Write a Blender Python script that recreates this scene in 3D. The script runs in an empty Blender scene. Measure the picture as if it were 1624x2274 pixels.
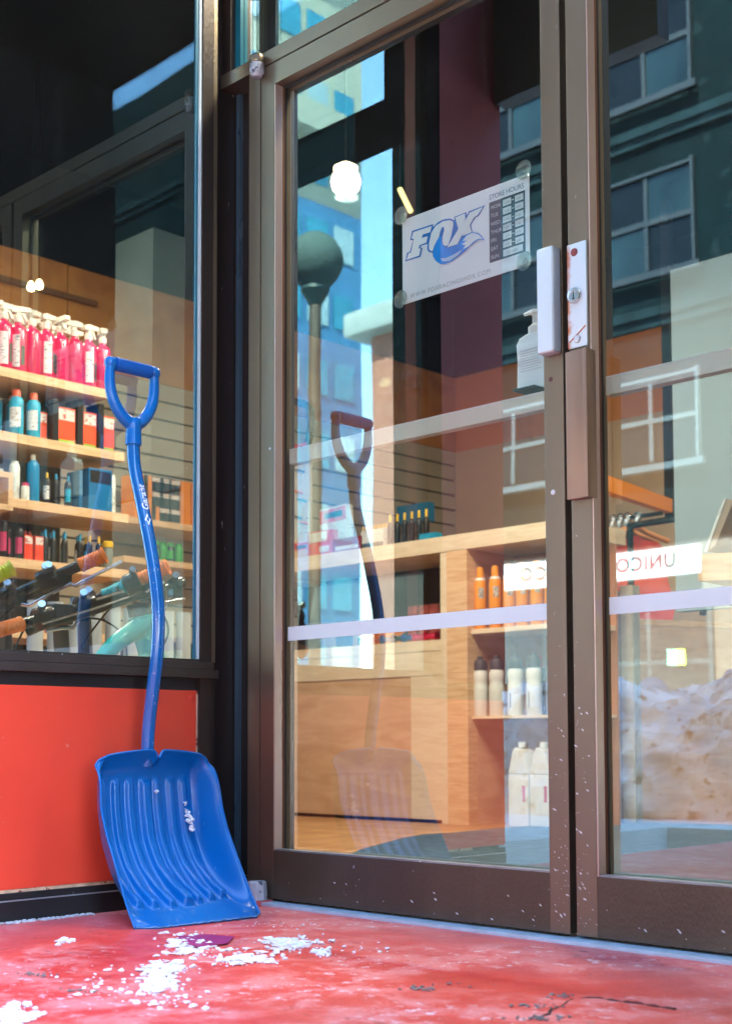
import bpy, bmesh, math, random
import numpy as np
from mathutils import Vector, Matrix, noise
random.seed(11)
R = math.radians
scene = bpy.context.scene
COL = scene.collection

# ------------------------------------------------------------------ camera
CAM = Vector((2.6825, -2.227, 0.4))
ROWS = [(0.71330076, 0.70085123, -0.00309386), (0.0462574, -0.04267341, 0.99801765), (-0.69932988, 0.71202986, 0.06285853)]
cam_d = bpy.data.cameras.new("camera")
cam = bpy.data.objects.new("camera", cam_d)
COL.objects.link(cam)
rx, uy, fw = [Vector(r) for r in ROWS]
mw = Matrix((rx, uy, -fw)).transposed().to_4x4()
mw.translation = CAM
cam.matrix_world = mw
cam_d.sensor_fit = 'HORIZONTAL'
cam_d.sensor_width = 36
cam_d.lens = 1.8305 * 36
cam_d.shift_y = 0.1992
cam_d.clip_start = 0.05
cam_d.clip_end = 600
cam_d.dof.use_dof = True
cam_d.dof.focus_distance = 3.2
cam_d.dof.aperture_fstop = 7.5
scene.camera = cam

# ------------------------------------------------------------------ sky, sun, exposure
SUN_EL = R(50)
sun_dir = Vector((0.45 * math.cos(SUN_EL), 0.893 * math.cos(SUN_EL), math.sin(SUN_EL)))
world = bpy.data.worlds.new("World")
scene.world = world
world.use_nodes = True
wn = world.node_tree
bg = wn.nodes["Background"]
sky = wn.nodes.new("ShaderNodeTexSky")
sky.sky_type = 'NISHITA'
sky.sun_disc = False
sky.sun_elevation = SUN_EL
sky.sun_rotation = math.atan2(sun_dir.x, sun_dir.y)
sky.air_density = 1.0
sky.dust_density = 0.05
sky.ozone_density = 1.5
wn.links.new(sky.outputs[0], bg.inputs[0])
bg.inputs[1].default_value = 0.15
sun_d = bpy.data.lights.new("sun", 'SUN')
sun_d.energy = 4.6
sun_d.angle = R(0.5)
sun_d.color = (1.0, 0.93, 0.82)
sun = bpy.data.objects.new("sun", sun_d)
sun.rotation_euler = sun_dir.to_track_quat('Z', 'Y').to_euler()
sun.location = (20, 30, 30)
COL.objects.link(sun)
vs = scene.view_settings
vs.view_transform = 'Standard'
vs.look = 'None'
vs.exposure = 4.3
vs.gamma = 1.0
vs.use_curve_mapping = False
cy = scene.cycles
cy.max_bounces = 10
cy.diffuse_bounces = 4
cy.glossy_bounces = 5
cy.transparent_max_bounces = 24
cy.sample_clamp_indirect = 6
cy.caustics_reflective = False
cy.caustics_refractive = False
cy.use_denoising = True

# ------------------------------------------------------------------ point helpers
def dp(px, py, ax, val):
    """Point of the place on the plane axis=val that a pixel of the 1624 px wide photograph looks at."""
    a = (px - 812.0) / 1624.0 / 1.8305
    b = -((py - 1136.7) / 1624.0 - 0.1992) / 1.8305
    d = rx * a + uy * b + fw
    t = (val - CAM[ax]) / d[ax]
    return CAM + d * t

GLASS_Y = 0.04
def rp(px, py, yv):
    """Same, for something across the street that the door glass mirrors, standing at y = yv."""
    p = dp(px, py, 1, GLASS_Y)
    d = p - CAM
    d.y = -d.y
    return p + d * ((yv - p.y) / d.y)

# ------------------------------------------------------------------ mesh builder
class MB:
    def __init__(s):
        s.bm = bmesh.new()
    def box(s, x0, x1, y0, y1, z0, z1):
        v = [s.bm.verts.new(p) for p in ((x0, y0, z0), (x1, y0, z0), (x1, y1, z0), (x0, y1, z0), (x0, y0, z1), (x1, y0, z1), (x1, y1, z1), (x0, y1, z1))]
        for f in ((3, 2, 1, 0), (4, 5, 6, 7), (0, 1, 5, 4), (1, 2, 6, 5), (2, 3, 7, 6), (3, 0, 4, 7)):
            s.bm.faces.new([v[i] for i in f])
        return s
    def quad(s, *ps):
        s.bm.faces.new([s.bm.verts.new(p) for p in ps]); return s
    def prism(s, pts, off):
        off = Vector(off)
        a = [s.bm.verts.new(p) for p in pts]
        b = [s.bm.verts.new(Vector(p) + off) for p in pts]
        n = len(pts)
        s.bm.faces.new(a[::-1]); s.bm.faces.new(b)
        for i in range(n):
            s.bm.faces.new((a[i], a[(i + 1) % n], b[(i + 1) % n], b[i]))
        return s
    def lathe(s, prof, c=(0, 0, 0), seg=20, rot=None):
        c = Vector(c); rings = []
        rot = rot or Matrix.Identity(3)
        for r, z in prof:
            if r < 1e-5:
                rings.append([s.bm.verts.new(c + rot @ Vector((0, 0, z)))])
            else:
                rings.append([s.bm.verts.new(c + rot @ Vector((r * math.cos(2 * math.pi * i / seg), r * math.sin(2 * math.pi * i / seg), z))) for i in range(seg)])
        for a, b in zip(rings, rings[1:]):
            for i in range(seg):
                j = (i + 1) % seg
                if len(a) == 1 and len(b) == 1: continue
                if len(a) == 1: s.bm.faces.new((a[0], b[j], b[i]))
                elif len(b) == 1: s.bm.faces.new((a[i], a[j], b[0]))
                else: s.bm.faces.new((a[i], a[j], b[j], b[i]))
        if len(rings[0]) > 1: s.bm.faces.new(rings[0][::-1])
        if len(rings[-1]) > 1: s.bm.faces.new(rings[-1])
        return s
    def cyl(s, p0, p1, r, r2=None, seg=16):
        p0 = Vector(p0); p1 = Vector(p1); d = p1 - p0
        q = d.to_track_quat('Z', 'Y').to_matrix()
        return s.lathe([(r, 0), (r if r2 is None else r2, d.length)], p0, seg, q)
    def tube(s, pts, rad, seg=14, flat=None):
        pts = [Vector(p) for p in pts]; n = len(pts)
        rad = rad if isinstance(rad, (list, tuple)) else [rad] * n
        up = Vector((0.13, 0.9, 0.3)).normalized(); rings = []
        for i, p in enumerate(pts):
            t = (pts[min(i + 1, n - 1)] - pts[max(i - 1, 0)]).normalized()
            a = (up - t * up.dot(t)).normalized(); b = t.cross(a); up = a
            f = flat if flat else 1.0
            rings.append([s.bm.verts.new(p + (a * math.cos(2 * math.pi * k / seg) * f + b * math.sin(2 * math.pi * k / seg)) * rad[i]) for k in range(seg)])
        for a, b in zip(rings, rings[1:]):
            for k in range(seg):
                j = (k + 1) % seg
                s.bm.faces.new((a[k], a[j], b[j], b[k]))
        s.bm.faces.new(rings[0][::-1]); s.bm.faces.new(rings[-1])
        return s
    def grid(s, fn, nu, nv):
        g = [[s.bm.verts.new(fn(i / nu, j / nv)) for j in range(nv + 1)] for i in range(nu + 1)]
        for i in range(nu):
            for j in range(nv):
                s.bm.faces.new((g[i][j], g[i + 1][j], g[i + 1][j + 1], g[i][j + 1]))
        return s

BASE = {}
def link(name, mesh, parent=None):
    o = bpy.data.objects.new(name, mesh); COL.objects.link(o)
    if parent: o.parent = parent
    return o
def build(name, mb, mat, parent=None, bevel=0.0, smooth=False, world=True, seg=2):
    me = bpy.data.meshes.new(name)
    bm = mb.bm
    bmesh.ops.recalc_face_normals(bm, faces=bm.faces)
    if bevel > 0:
        es = [e for e in bm.edges if len(e.link_faces) == 2 and e.calc_face_angle(0) > 0.6]
        bmesh.ops.bevel(bm, geom=es, offset=bevel, segments=seg, profile=0.7, affect='EDGES', clamp_overlap=True)
    if parent is not None and world:
        b = BASE.get(parent.name)
        if b: bmesh.ops.translate(bm, verts=bm.verts, vec=-b)
    bm.to_mesh(me); bm.free()
    if smooth:
        me.polygons.foreach_set('use_smooth', [True] * len(me.polygons))
        try: me.set_sharp_from_angle(angle=R(38))
        except Exception: pass
    for m in (mat if isinstance(mat, (list, tuple)) else [mat]): me.materials.append(m)
    o = link(name, me, parent)
    if parent is not None and parent.name in BASE: BASE[o.name] = BASE[parent.name]
    return o
def tag(o, label, cat, group=None):
    o['label'] = label; o['category'] = cat
    if group: o['group'] = group
    return o
def struct(o):
    o['kind'] = 'structure'; return o
def stuff(o, label=None, cat=None):
    o['kind'] = 'stuff'
    if label: o['label'] = label
    if cat: o['category'] = cat
    return o
def thing(name, label, cat, loc=(0, 0, 0), group=None):
    o = bpy.data.objects.new(name, None); COL.objects.link(o)
    o.location = loc; o.empty_display_size = 0.05
    BASE[o.name] = Vector(loc)
    return tag(o, label, cat, group)
def dup(root, loc, rotz=0.0, label=None, scale=1.0, cat=None):
    r = root.copy(); COL.objects.link(r)
    r.location = loc; r.rotation_euler = (0, 0, rotz); r.scale = (scale,) * 3
    if label: r['label'] = label
    for ch in list(root.children):
        c = ch.copy(); COL.objects.link(c); c.parent = r
        for g in list(ch.children):
            d = g.copy(); COL.objects.link(d); d.parent = c
    return r
ORD = ['first', 'second', 'third', 'fourth', 'fifth', 'sixth', 'seventh', 'eighth', 'ninth', 'tenth', 'eleventh', 'twelfth', 'thirteenth', 'fourteenth', 'fifteenth', 'sixteenth']

# ------------------------------------------------------------------ materials
MATS = {}
def mat(name, col, rough=0.5, metal=0.0, var=0.12, vscale=6.0, bump=0.0, bscale=60.0, spec=0.5, speck=None, speck_amt=0.62, speck_scale=90.0, stretch=None, emit=None, trans=0.0, alpha=1.0, coat=0.0, rvar=0.15):
    if name in MATS: return MATS[name]
    m = bpy.data.materials.new(name); m.use_nodes = True
    nt = m.node_tree; b = nt.nodes["Principled BSDF"]
    tc = nt.nodes.new("ShaderNodeTexCoord"); mp = nt.nodes.new("ShaderNodeMapping")
    geo = nt.nodes.new("ShaderNodeNewGeometry")
    nt.links.new(geo.outputs['Position'], mp.inputs[0])
    if stretch: mp.inputs['Scale'].default_value = stretch
    n1 = nt.nodes.new("ShaderNodeTexNoise"); n1.inputs['Scale'].default_value = vscale; n1.inputs['Detail'].default_value = 6
    nt.links.new(mp.outputs[0], n1.inputs[0])
    mr = nt.nodes.new("ShaderNodeMapRange"); mr.inputs[1].default_value = 0.3; mr.inputs[2].default_value = 0.7
    mr.inputs[3].default_value = 1 - var; mr.inputs[4].default_value = 1 + var
    nt.links.new(n1.outputs[0], mr.inputs[0])
    mx = nt.nodes.new("ShaderNodeVectorMath"); mx.operation = 'SCALE'
    mx.inputs[0].default_value = col[:3]
    nt.links.new(mr.outputs[0], mx.inputs['Scale'])
    out = mx.outputs[0]
    if speck is not None:
        n2 = nt.nodes.new("ShaderNodeTexNoise"); n2.inputs['Scale'].default_value = speck_scale; n2.inputs['Detail'].default_value = 3
        nt.links.new(mp.outputs[0], n2.inputs[0])
        r2 = nt.nodes.new("ShaderNodeMapRange"); r2.inputs[1].default_value = speck_amt; r2.inputs[2].default_value = speck_amt + 0.05
        nt.links.new(n2.outputs[0], r2.inputs[0])
        mi = nt.nodes.new("ShaderNodeMix"); mi.data_type = 'RGBA'
        nt.links.new(r2.outputs[0], mi.inputs[0]); nt.links.new(out, mi.inputs[6]); mi.inputs[7].default_value = (*speck, 1)
        out = mi.outputs[2]
    nt.links.new(out, b.inputs['Base Color'])
    rr = nt.nodes.new("ShaderNodeMapRange"); rr.inputs[1].default_value = 0.3; rr.inputs[2].default_value = 0.7
    rr.inputs[3].default_value = rough * (1 - rvar); rr.inputs[4].default_value = min(1, rough * (1 + rvar))
    nt.links.new(n1.outputs[0], rr.inputs[0]); nt.links.new(rr.outputs[0], b.inputs['Roughness'])
    b.inputs['Metallic'].default_value = metal
    b.inputs['Specular IOR Level'].default_value = spec
    b.inputs['Transmission Weight'].default_value = trans
    b.inputs['Coat Weight'].default_value = coat
    b.inputs['Alpha'].default_value = alpha
    if bump > 0:
        n3 = nt.nodes.new("ShaderNodeTexNoise"); n3.inputs['Scale'].default_value = bscale; n3.inputs['Detail'].default_value = 5
        nt.links.new(mp.outputs[0], n3.inputs[0])
        bp = nt.nodes.new("ShaderNodeBump"); bp.inputs['Strength'].default_value = bump; bp.inputs['Distance'].default_value = 0.01
        nt.links.new(n3.outputs[0], bp.inputs['Height']); nt.links.new(bp.outputs[0], b.inputs['Normal'])
    if emit:
        b.inputs['Emission Color'].default_value = (*emit[:3], 1); b.inputs['Emission Strength'].default_value = emit[3]
    MATS[name] = m
    return m

def glass_mat(name, f0=0.1, tint=(0.93, 0.97, 0.95), rtint=(0.74, 0.95, 1.0), dirt=0.05, dirt_col=(0.7, 0.75, 0.75)):
    m = bpy.data.materials.new(name); m.use_nodes = True
    nt = m.node_tree; nt.nodes.clear(); N = nt.nodes.new; L = nt.links.new
    out = N("ShaderNodeOutputMaterial")
    tr = N("ShaderNodeBsdfTransparent"); tr.inputs[0].default_value = (*tint, 1)
    gl = N("ShaderNodeBsdfGlossy"); gl.inputs['Color'].default_value = (*rtint, 1); gl.inputs['Roughness'].default_value = 0.0
    geo = N("ShaderNodeNewGeometry")
    dt = N("ShaderNodeVectorMath"); dt.operation = 'DOT_PRODUCT'; L(geo.outputs['Normal'], dt.inputs[0]); L(geo.outputs['Incoming'], dt.inputs[1])
    ab = N("ShaderNodeMath"); ab.operation = 'ABSOLUTE'; L(dt.outputs['Value'], ab.inputs[0])
    om = N("ShaderNodeMath"); om.operation = 'SUBTRACT'; om.inputs[0].default_value = 1.0; L(ab.outputs[0], om.inputs[1])
    pw = N("ShaderNodeMath"); pw.operation = 'POWER'; pw.inputs[1].default_value = 5; L(om.outputs[0], pw.inputs[0])
    ma = N("ShaderNodeMath"); ma.operation = 'MULTIPLY_ADD'; ma.inputs[1].default_value = 1 - f0; ma.inputs[2].default_value = f0; L(pw.outputs[0], ma.inputs[0])
    # slight waviness of the pane, as float glass has
    nz = N("ShaderNodeTexNoise"); nz.inputs['Scale'].default_value = 1.3; nz.inputs['Detail'].default_value = 1; L(geo.outputs['Position'], nz.inputs[0])
    bp = N("ShaderNodeBump"); bp.inputs['Strength'].default_value = 0.05; bp.inputs['Distance'].default_value = 0.02; L(nz.outputs[0], bp.inputs['Height']); L(bp.outputs[0], gl.inputs['Normal'])
    mx = N("ShaderNodeMixShader"); L(ma.outputs[0], mx.inputs[0]); L(tr.outputs[0], mx.inputs[1]); L(gl.outputs[0], mx.inputs[2])
    # dust: thin film, specks and streaks
    n1 = N("ShaderNodeTexNoise"); n1.inputs['Scale'].default_value = 2.2; n1.inputs['Detail'].default_value = 5; L(geo.outputs['Position'], n1.inputs[0])
    n2 = N("ShaderNodeTexNoise"); n2.inputs['Scale'].default_value = 210; n2.inputs['Detail'].default_value = 1; L(geo.outputs['Position'], n2.inputs[0])
    mp = N("ShaderNodeMapping"); mp.inputs['Scale'].default_value = (40, 40, 1.0); L(geo.outputs['Position'], mp.inputs[0])
    n3 = N("ShaderNodeTexNoise"); n3.inputs['Scale'].default_value = 1.0; n3.inputs['Detail'].default_value = 4; L(mp.outputs[0], n3.inputs[0])
    r1 = N("ShaderNodeMapRange"); r1.inputs[1].default_value = 0.45; r1.inputs[2].default_value = 0.75; r1.inputs[3].default_value = dirt * 0.25; r1.inputs[4].default_value = dirt; L(n1.outputs[0], r1.inputs[0])
    r2 = N("ShaderNodeMapRange"); r2.inputs[1].default_value = 0.755; r2.inputs[2].default_value = 0.80; r2.inputs[4].default_value = 0.12; L(n2.outputs[0], r2.inputs[0])
    r3 = N("ShaderNodeMapRange"); r3.inputs[1].default_value = 0.6; r3.inputs[2].default_value = 0.8; r3.inputs[4].default_value = dirt; L(n3.outputs[0], r3.inputs[0])
    a1 = N("ShaderNodeMath"); a1.operation = 'ADD'; L(r1.outputs[0], a1.inputs[0]); L(r2.outputs[0], a1.inputs[1])
    a2 = N("ShaderNodeMath"); a2.operation = 'ADD'; a2.use_clamp = True; L(a1.outputs[0], a2.inputs[0]); L(r3.outputs[0], a2.inputs[1])
    df = N("ShaderNodeBsdfDiffuse"); df.inputs[0].default_value = (*dirt_col, 1)
    m2 = N("ShaderNodeMixShader"); L(a2.outputs[0], m2.inputs[0]); L(mx.outputs[0], m2.inputs[1]); L(df.outputs[0], m2.inputs[2])
    L(m2.outputs[0], out.inputs[0])
    return m

def wood(name, col, dark, scale=(3, 3, 40), rough=0.5):
    if name in MATS: return MATS[name]
    m = bpy.data.materials.new(name); m.use_nodes = True
    nt = m.node_tree; b = nt.nodes["Principled BSDF"]; N = nt.nodes.new; L = nt.links.new
    geo = N("ShaderNodeNewGeometry"); mp = N("ShaderNodeMapping"); mp.inputs['Scale'].default_value = scale; L(geo.outputs['Position'], mp.inputs[0])
    n = N("ShaderNodeTexNoise"); n.inputs['Scale'].default_value = 1.6; n.inputs['Detail'].default_value = 8; n.inputs['Distortion'].default_value = 1.2; L(mp.outputs[0], n.inputs[0])
    cr = N("ShaderNodeValToRGB"); cr.color_ramp.elements[0].position = 0.32; cr.color_ramp.elements[0].color = (*dark, 1)
    cr.color_ramp.elements[1].position = 0.62; cr.color_ramp.elements[1].color = (*col, 1)
    L(n.outputs[0], cr.inputs[0]); L(cr.outputs[0], b.inputs['Base Color'])
    b.inputs['Roughness'].default_value = rough
    bp = N("ShaderNodeBump"); bp.inputs['Strength'].default_value = 0.12; bp.inputs['Distance'].default_value = 0.004; L(n.outputs[0], bp.inputs['Height']); L(bp.outputs[0], b.inputs['Normal'])
    MATS[name] = m
    return m

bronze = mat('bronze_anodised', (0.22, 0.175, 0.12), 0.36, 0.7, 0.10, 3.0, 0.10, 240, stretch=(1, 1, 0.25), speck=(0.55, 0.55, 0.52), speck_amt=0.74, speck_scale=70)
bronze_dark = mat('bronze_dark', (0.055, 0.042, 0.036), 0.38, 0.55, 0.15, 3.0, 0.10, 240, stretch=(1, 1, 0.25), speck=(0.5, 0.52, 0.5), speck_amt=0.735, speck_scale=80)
bronze_sill = mat('bronze_sill', (0.07, 0.055, 0.045), 0.42, 0.5, 0.2, 5.0, 0.15, 160, speck=(0.55, 0.55, 0.55), speck_amt=0.72, speck_scale=90)
litmetal = mat('bronze_reveal_lit', (0.62, 0.46, 0.38), 0.3, 0.6, 0.06, 2.0, 0.03, 200, stretch=(1, 1, 0.2))  # bronze with the brightness of the lit side put into its colour
gasket = mat('gasket_brown', (0.16, 0.07, 0.03), 0.6, 0.0, 0.35, 40, 0.1, 90, stretch=(1, 1, 0.15))
rubber = mat('rubber_black', (0.012, 0.013, 0.014), 0.5, 0, 0.2, 8)
black = mat('black_paint', (0.012, 0.012, 0.013), 0.5, 0, 0.2, 8, 0.1, 80, speck=(0.45, 0.45, 0.45), speck_amt=0.73, speck_scale=60)
flatblack = mat('flat_black', (0.006, 0.006, 0.007), 0.9, spec=0.02)
alu = mat('raw_aluminium', (0.62, 0.66, 0.70), 0.35, 0.6, 0.12, 14, 0.08, 150)
redpaint = mat('red_panel_paint', (0.86, 0.072, 0.035), 0.38, 0, 0.10, 2.5, 0.05, 60, speck=(0.85, 0.35, 0.28), speck_amt=0.715, speck_scale=30)
whitepl = mat('white_plastic', (0.75, 0.78, 0.78), 0.35, 0, 0.04, 5)
bluepl = mat('blue_plastic', (0.0, 0.14, 0.45), 0.28, 0, 0.05, 4, 0.0, 60, spec=0.5, rvar=.05)
bluesteel = mat('blue_painted_steel', (0.0, 0.125, 0.40), 0.2, 0, 0.05, 9, spec=0.7, coat=0.4)
shelfwood = wood('shelf_pine', (0.78, 0.52, 0.30), (0.62, 0.37, 0.18), (3, 3, 30))
palewood = wood('pale_pine', (0.80, 0.67, 0.50), (0.70, 0.55, 0.39), (3, 3, 20))
plywood = wood('birch_plywood', (0.68, 0.45, 0.29), (0.56, 0.34, 0.20), (2.0, 2.0, 9))
wallwood = wood('varnished_plywood', (0.50, 0.22, 0.05), (0.36, 0.14, 0.03), (2, 2, 3))
floorwood = wood('floor_oak', (0.55, 0.30, 0.13), (0.36, 0.17, 0.07), (9, 1.5, 1))
doorglass = glass_mat('door_glass', 0.125, dirt=0.008)
shopglass = glass_mat('window_glass', 0.14, dirt=0.006)
streetglass = glass_mat('street_glass', 0.06, dirt=0.01)
# ================================================================== text
def text_mesh(s, size=1.0, shear=0.0, spacing=1.0, bold=0.0, extrude=0.0):
    cu = bpy.data.curves.new("lettering", 'FONT')
    cu.body = s; cu.size = size; cu.shear = shear; cu.space_character = spacing; cu.offset = bold; cu.extrude = extrude; cu.resolution_u = 3
    o = bpy.data.objects.new("lettering", cu); COL.objects.link(o)
    dg = bpy.context.evaluated_depsgraph_get(); dg.update()
    me = bpy.data.meshes.new_from_object(o.evaluated_get(dg))
    bpy.data.objects.remove(o, do_unlink=True); bpy.data.curves.remove(cu)
    return me
def put_text(name, s, size, org, ax, up, material, parent=None, align='l', fn=None, **kw):
    """Flat lettering: origin org, reading direction ax, letters standing along up."""
    me = text_mesh(s, size, **kw)
    org = Vector(org); ax = Vector(ax).normalized(); up = Vector(up).normalized(); nr = ax.cross(up)
    xs = [v.co.x for v in me.vertices]
    sh = 0 if align == 'l' else (-(min(xs) + max(xs)) / 2 if align == 'c' else -max(xs))
    b = BASE.get(parent.name, Vector()) if parent else Vector()
    for v in me.vertices:
        x, y = v.co.x + sh, v.co.y
        v.co = (fn(x, y) if fn else org + ax * x + up * y + nr * v.co.z) - b
    me.materials.clear(); me.materials.append(material)
    o = link(name, me, parent)
    if parent: BASE[o.name] = BASE.get(parent.name)
    return o

# ================================================================== ground of the entrance
def red_floor_mat():
    m = bpy.data.materials.new('red_floor_paint'); m.use_nodes = True
    nt = m.node_tree; b = nt.nodes["Principled BSDF"]; N = nt.nodes.new; L = nt.links.new
    geo = N("ShaderNodeNewGeometry")
    def noise_(sc, det, rough=0.6, scale=(1, 1, 1), dist=0.0):
        mp = N("ShaderNodeMapping"); mp.inputs['Scale'].default_value = scale; L(geo.outputs['Position'], mp.inputs[0])
        n = N("ShaderNodeTexNoise"); n.inputs['Scale'].default_value = sc; n.inputs['Detail'].default_value = det; n.inputs['Roughness'].default_value = rough; n.inputs['Distortion'].default_value = dist
        L(mp.outputs[0], n.inputs[0]); return n.outputs[0]
    def rng(x, a, c, d=0.0, e=1.0):
        r = N("ShaderNodeMapRange"); r.inputs[1].default_value = a; r.inputs[2].default_value = c; r.inputs[3].default_value = d; r.inputs[4].default_value = e; L(x, r.inputs[0]); return r.outputs[0]
    def mix(f, a, bb):
        x = N("ShaderNodeMix"); x.data_type = 'RGBA'; L(f, x.inputs[0])
        if isinstance(a, tuple): x.inputs[6].default_value = (*a, 1)
        else: L(a, x.inputs[6])
        x.inputs[7].default_value = (*bb, 1); return x.outputs[2]
    n_a = noise_(2.6, 8, 0.62); n_b = noise_(9, 10, 0.7, dist=0.3); n_c = noise_(34, 6, 0.7)
    base = mix(rng(n_b, 0.35, 0.7), (0.66, 0.022, 0.018), (0.86, 0.065, 0.045))
    dust = N("ShaderNodeMath"); dust.operation = 'MULTIPLY'; L(rng(n_a, 0.43, 0.54), dust.inputs[0]); L(rng(n_b, 0.45, 0.57), dust.inputs[1])
    base = mix(rng(dust.outputs[0], 0.0, .8, 0.0, 0.55), base, (0.82, 0.27, 0.25))
    # near the walls the paint is dusted pale with salt
    sx = N("ShaderNodeSeparateXYZ"); L(geo.outputs['Position'], sx.inputs[0])
    mn = N("ShaderNodeMath"); mn.operation = 'MINIMUM'; L(sx.outputs[0], mn.inputs[0])
    ng = N("ShaderNodeMath"); ng.operation = 'MULTIPLY'; ng.inputs[1].default_value = -1.0; L(sx.outputs[1], ng.inputs[0]); L(ng.outputs[0], mn.inputs[1])
    nm = N("ShaderNodeMath"); nm.operation = 'MULTIPLY_ADD'; nm.inputs[1].default_value = 0.5; L(n_b, nm.inputs[0]); nm.inputs[2].default_value = -0.25
    ad = N("ShaderNodeMath"); ad.operation = 'ADD'; L(mn.outputs[0], ad.inputs[0]); L(nm.outputs[0], ad.inputs[1])
    base = mix(rng(ad.outputs[0], 0.42, 0.05, 0.0, 0.42), base, (0.80, 0.30, 0.32))
    salt = rng(n_c, 0.565, 0.63); sm = N("ShaderNodeMath"); sm.operation = 'MULTIPLY'; L(salt, sm.inputs[0]); L(rng(n_a, 0.47, 0.6), sm.inputs[1])
    base = mix(rng(sm.outputs[0], 0, 1, 0, 0.75), base, (0.84, 0.70, 0.70))
    n_d = noise_(7.5, 9, 0.8, dist=0.6)
    base = mix(rng(n_d, 0.64, 0.67, 0, 0.8), base, (0.27, 0.20, 0.17))
    n_f = noise_(260, 3, 0.6)
    base = mix(rng(n_f, 0.60, 0.72, 0, 0.45), base, (0.88, 0.50, 0.48))
    base = mix(rng(n_f, 0.40, 0.30, 0, 0.35), base, (0.30, 0.03, 0.03))
    n_e = noise_(0.9, 3, 0.5, (1, 3, 1), 1.5)
    crack = N("ShaderNodeMath"); crack.operation = 'SUBTRACT'; L(n_e, crack.inputs[0]); crack.inputs[1].default_value = 0.5
    ca = N("ShaderNodeMath"); ca.operation = 'ABSOLUTE'; L(crack.outputs[0], ca.inputs[0])
    base = mix(rng(ca.outputs[0], 0.003, 0.0, 0, 0.6), base, (0.25, 0.02, 0.02))
    L(base, b.inputs['Base Color'])
    L(rng(n_a, 0.3, 0.65, 0.28, 0.6), b.inputs['Roughness'])
    bp = N("ShaderNodeBump"); bp.inputs['Strength'].default_value = 0.35; bp.inputs['Distance'].default_value = 0.006; L(n_b, bp.inputs['Height']); L(bp.outputs[0], b.inputs['Normal'])
    return m
redfloor = red_floor_mat()
def fl(u, v):
    x = -0.02 + u * 2.6; y = 0.0 - v * 3.3
    z = 0.0
    if x < 2.5 and y < -0.08: z = 0.0025 * noise.noise(Vector((x * 5, y * 5, 0)))
    return Vector((x, y, z - 0.001))
struct(build('entrance_floor', MB().grid(fl, 110, 130), redfloor, smooth=True))

snow = mat('snow', (0.86, 0.88, 0.90), 0.7, 0, 0.06, 6, 0.5, 45, spec=0.3)
snowd = mat('dirty_snow', (0.66, 0.59, 0.55), 0.85, 0, 0.30, 4, 1.0, 22, spec=0.15, speck=(0.30, 0.22, 0.17), speck_amt=0.60, speck_scale=14)
concrete = mat('pavement_concrete', (0.52, 0.52, 0.52), 0.85, 0, 0.15, 3, 0.3, 60)
asphalt = mat('asphalt', (0.22, 0.22, 0.23), 0.85, 0, 0.2, 3, 0.4, 80)
# pavement, kerb, road
struct(build('sidewalk', MB().box(-60, 60, -5.4, -3.3, -0.14, -0.012).box(-60, -0.8, -3.3, -1.1, -0.14, -0.012).box(2.6, 60, -3.3, -1.1, -0.14, -0.012).box(-0.8, 2.6, -3.3, -3.29, -0.14, -0.012), concrete))
struct(build('road', MB().box(-140, 140, -15.5, -5.4, -0.30, -0.15), asphalt))
struct(build('ground', MB().quad((-300, -300, -0.31), (300, -300, -0.31), (300, 300, -0.31), (-300, 300, -0.31)), concrete))
struct(build('far_sidewalk', MB().box(-140, 140, -18.0, -15.5, -0.30, -0.02), concrete))

# threshold strip under the doors
th = build('door_threshold', MB().box(0.10, 2.10, -0.040, 0.075, -0.004, 0.006), mat('threshold_pale', (0.55, 0.68, 0.76), 0.45, 0.1, 0.12, 20, 0.1, 120), bevel=0.002)
tag(th, 'pale aluminium threshold strip along the foot of the doors', 'threshold')

# ================================================================== window wall on the left (plane x = 0)
win = thing('shop_window', 'large side window in dark frame above the red panel', 'window', (0, -0.4, 0.6))
YL = -0.70
build('pane', MB().box(-0.014, -0.0136, YL, -0.1005, 0.612, 3.25), shopglass, win)
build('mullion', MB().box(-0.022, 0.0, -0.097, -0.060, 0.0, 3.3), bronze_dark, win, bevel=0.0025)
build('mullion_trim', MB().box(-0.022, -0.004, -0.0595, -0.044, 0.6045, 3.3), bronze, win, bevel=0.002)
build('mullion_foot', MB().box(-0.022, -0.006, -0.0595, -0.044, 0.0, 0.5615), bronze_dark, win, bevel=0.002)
build('glazing_bead', MB().box(-0.0130, -0.004, -0.1045, -0.0975, 0.612, 3.25), mat('bead_white', (0.62, 0.74, 0.74), .4), win)
build('seal', MB().box(-0.0134, -0.008, -0.112, -0.105, 0.612, 3.25), mat('seal_pale', (0.03, 0.16, 0.22), 0.4, 0, 0.1, 10), win)
build('sill', MB().box(-0.10, -0.001, YL, -0.0975, 0.585, 0.611), bronze_sill, win, bevel=0.002)
build('ledge', MB().box(-0.10, 0.012, -1.06, -0.0455, 0.562, 0.5845), bronze_sill, win, bevel=0.003)
build('sill_fascia', MB().box(-0.10, 0.010, YL, -0.060, 0.5847, 0.604), bronze_sill, win, bevel=0.002)
build('mullion', MB().box(-0.05, 0.0, -0.76, YL, 0.6045, 3.3), flatblack, win, bevel=0.003)

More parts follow.
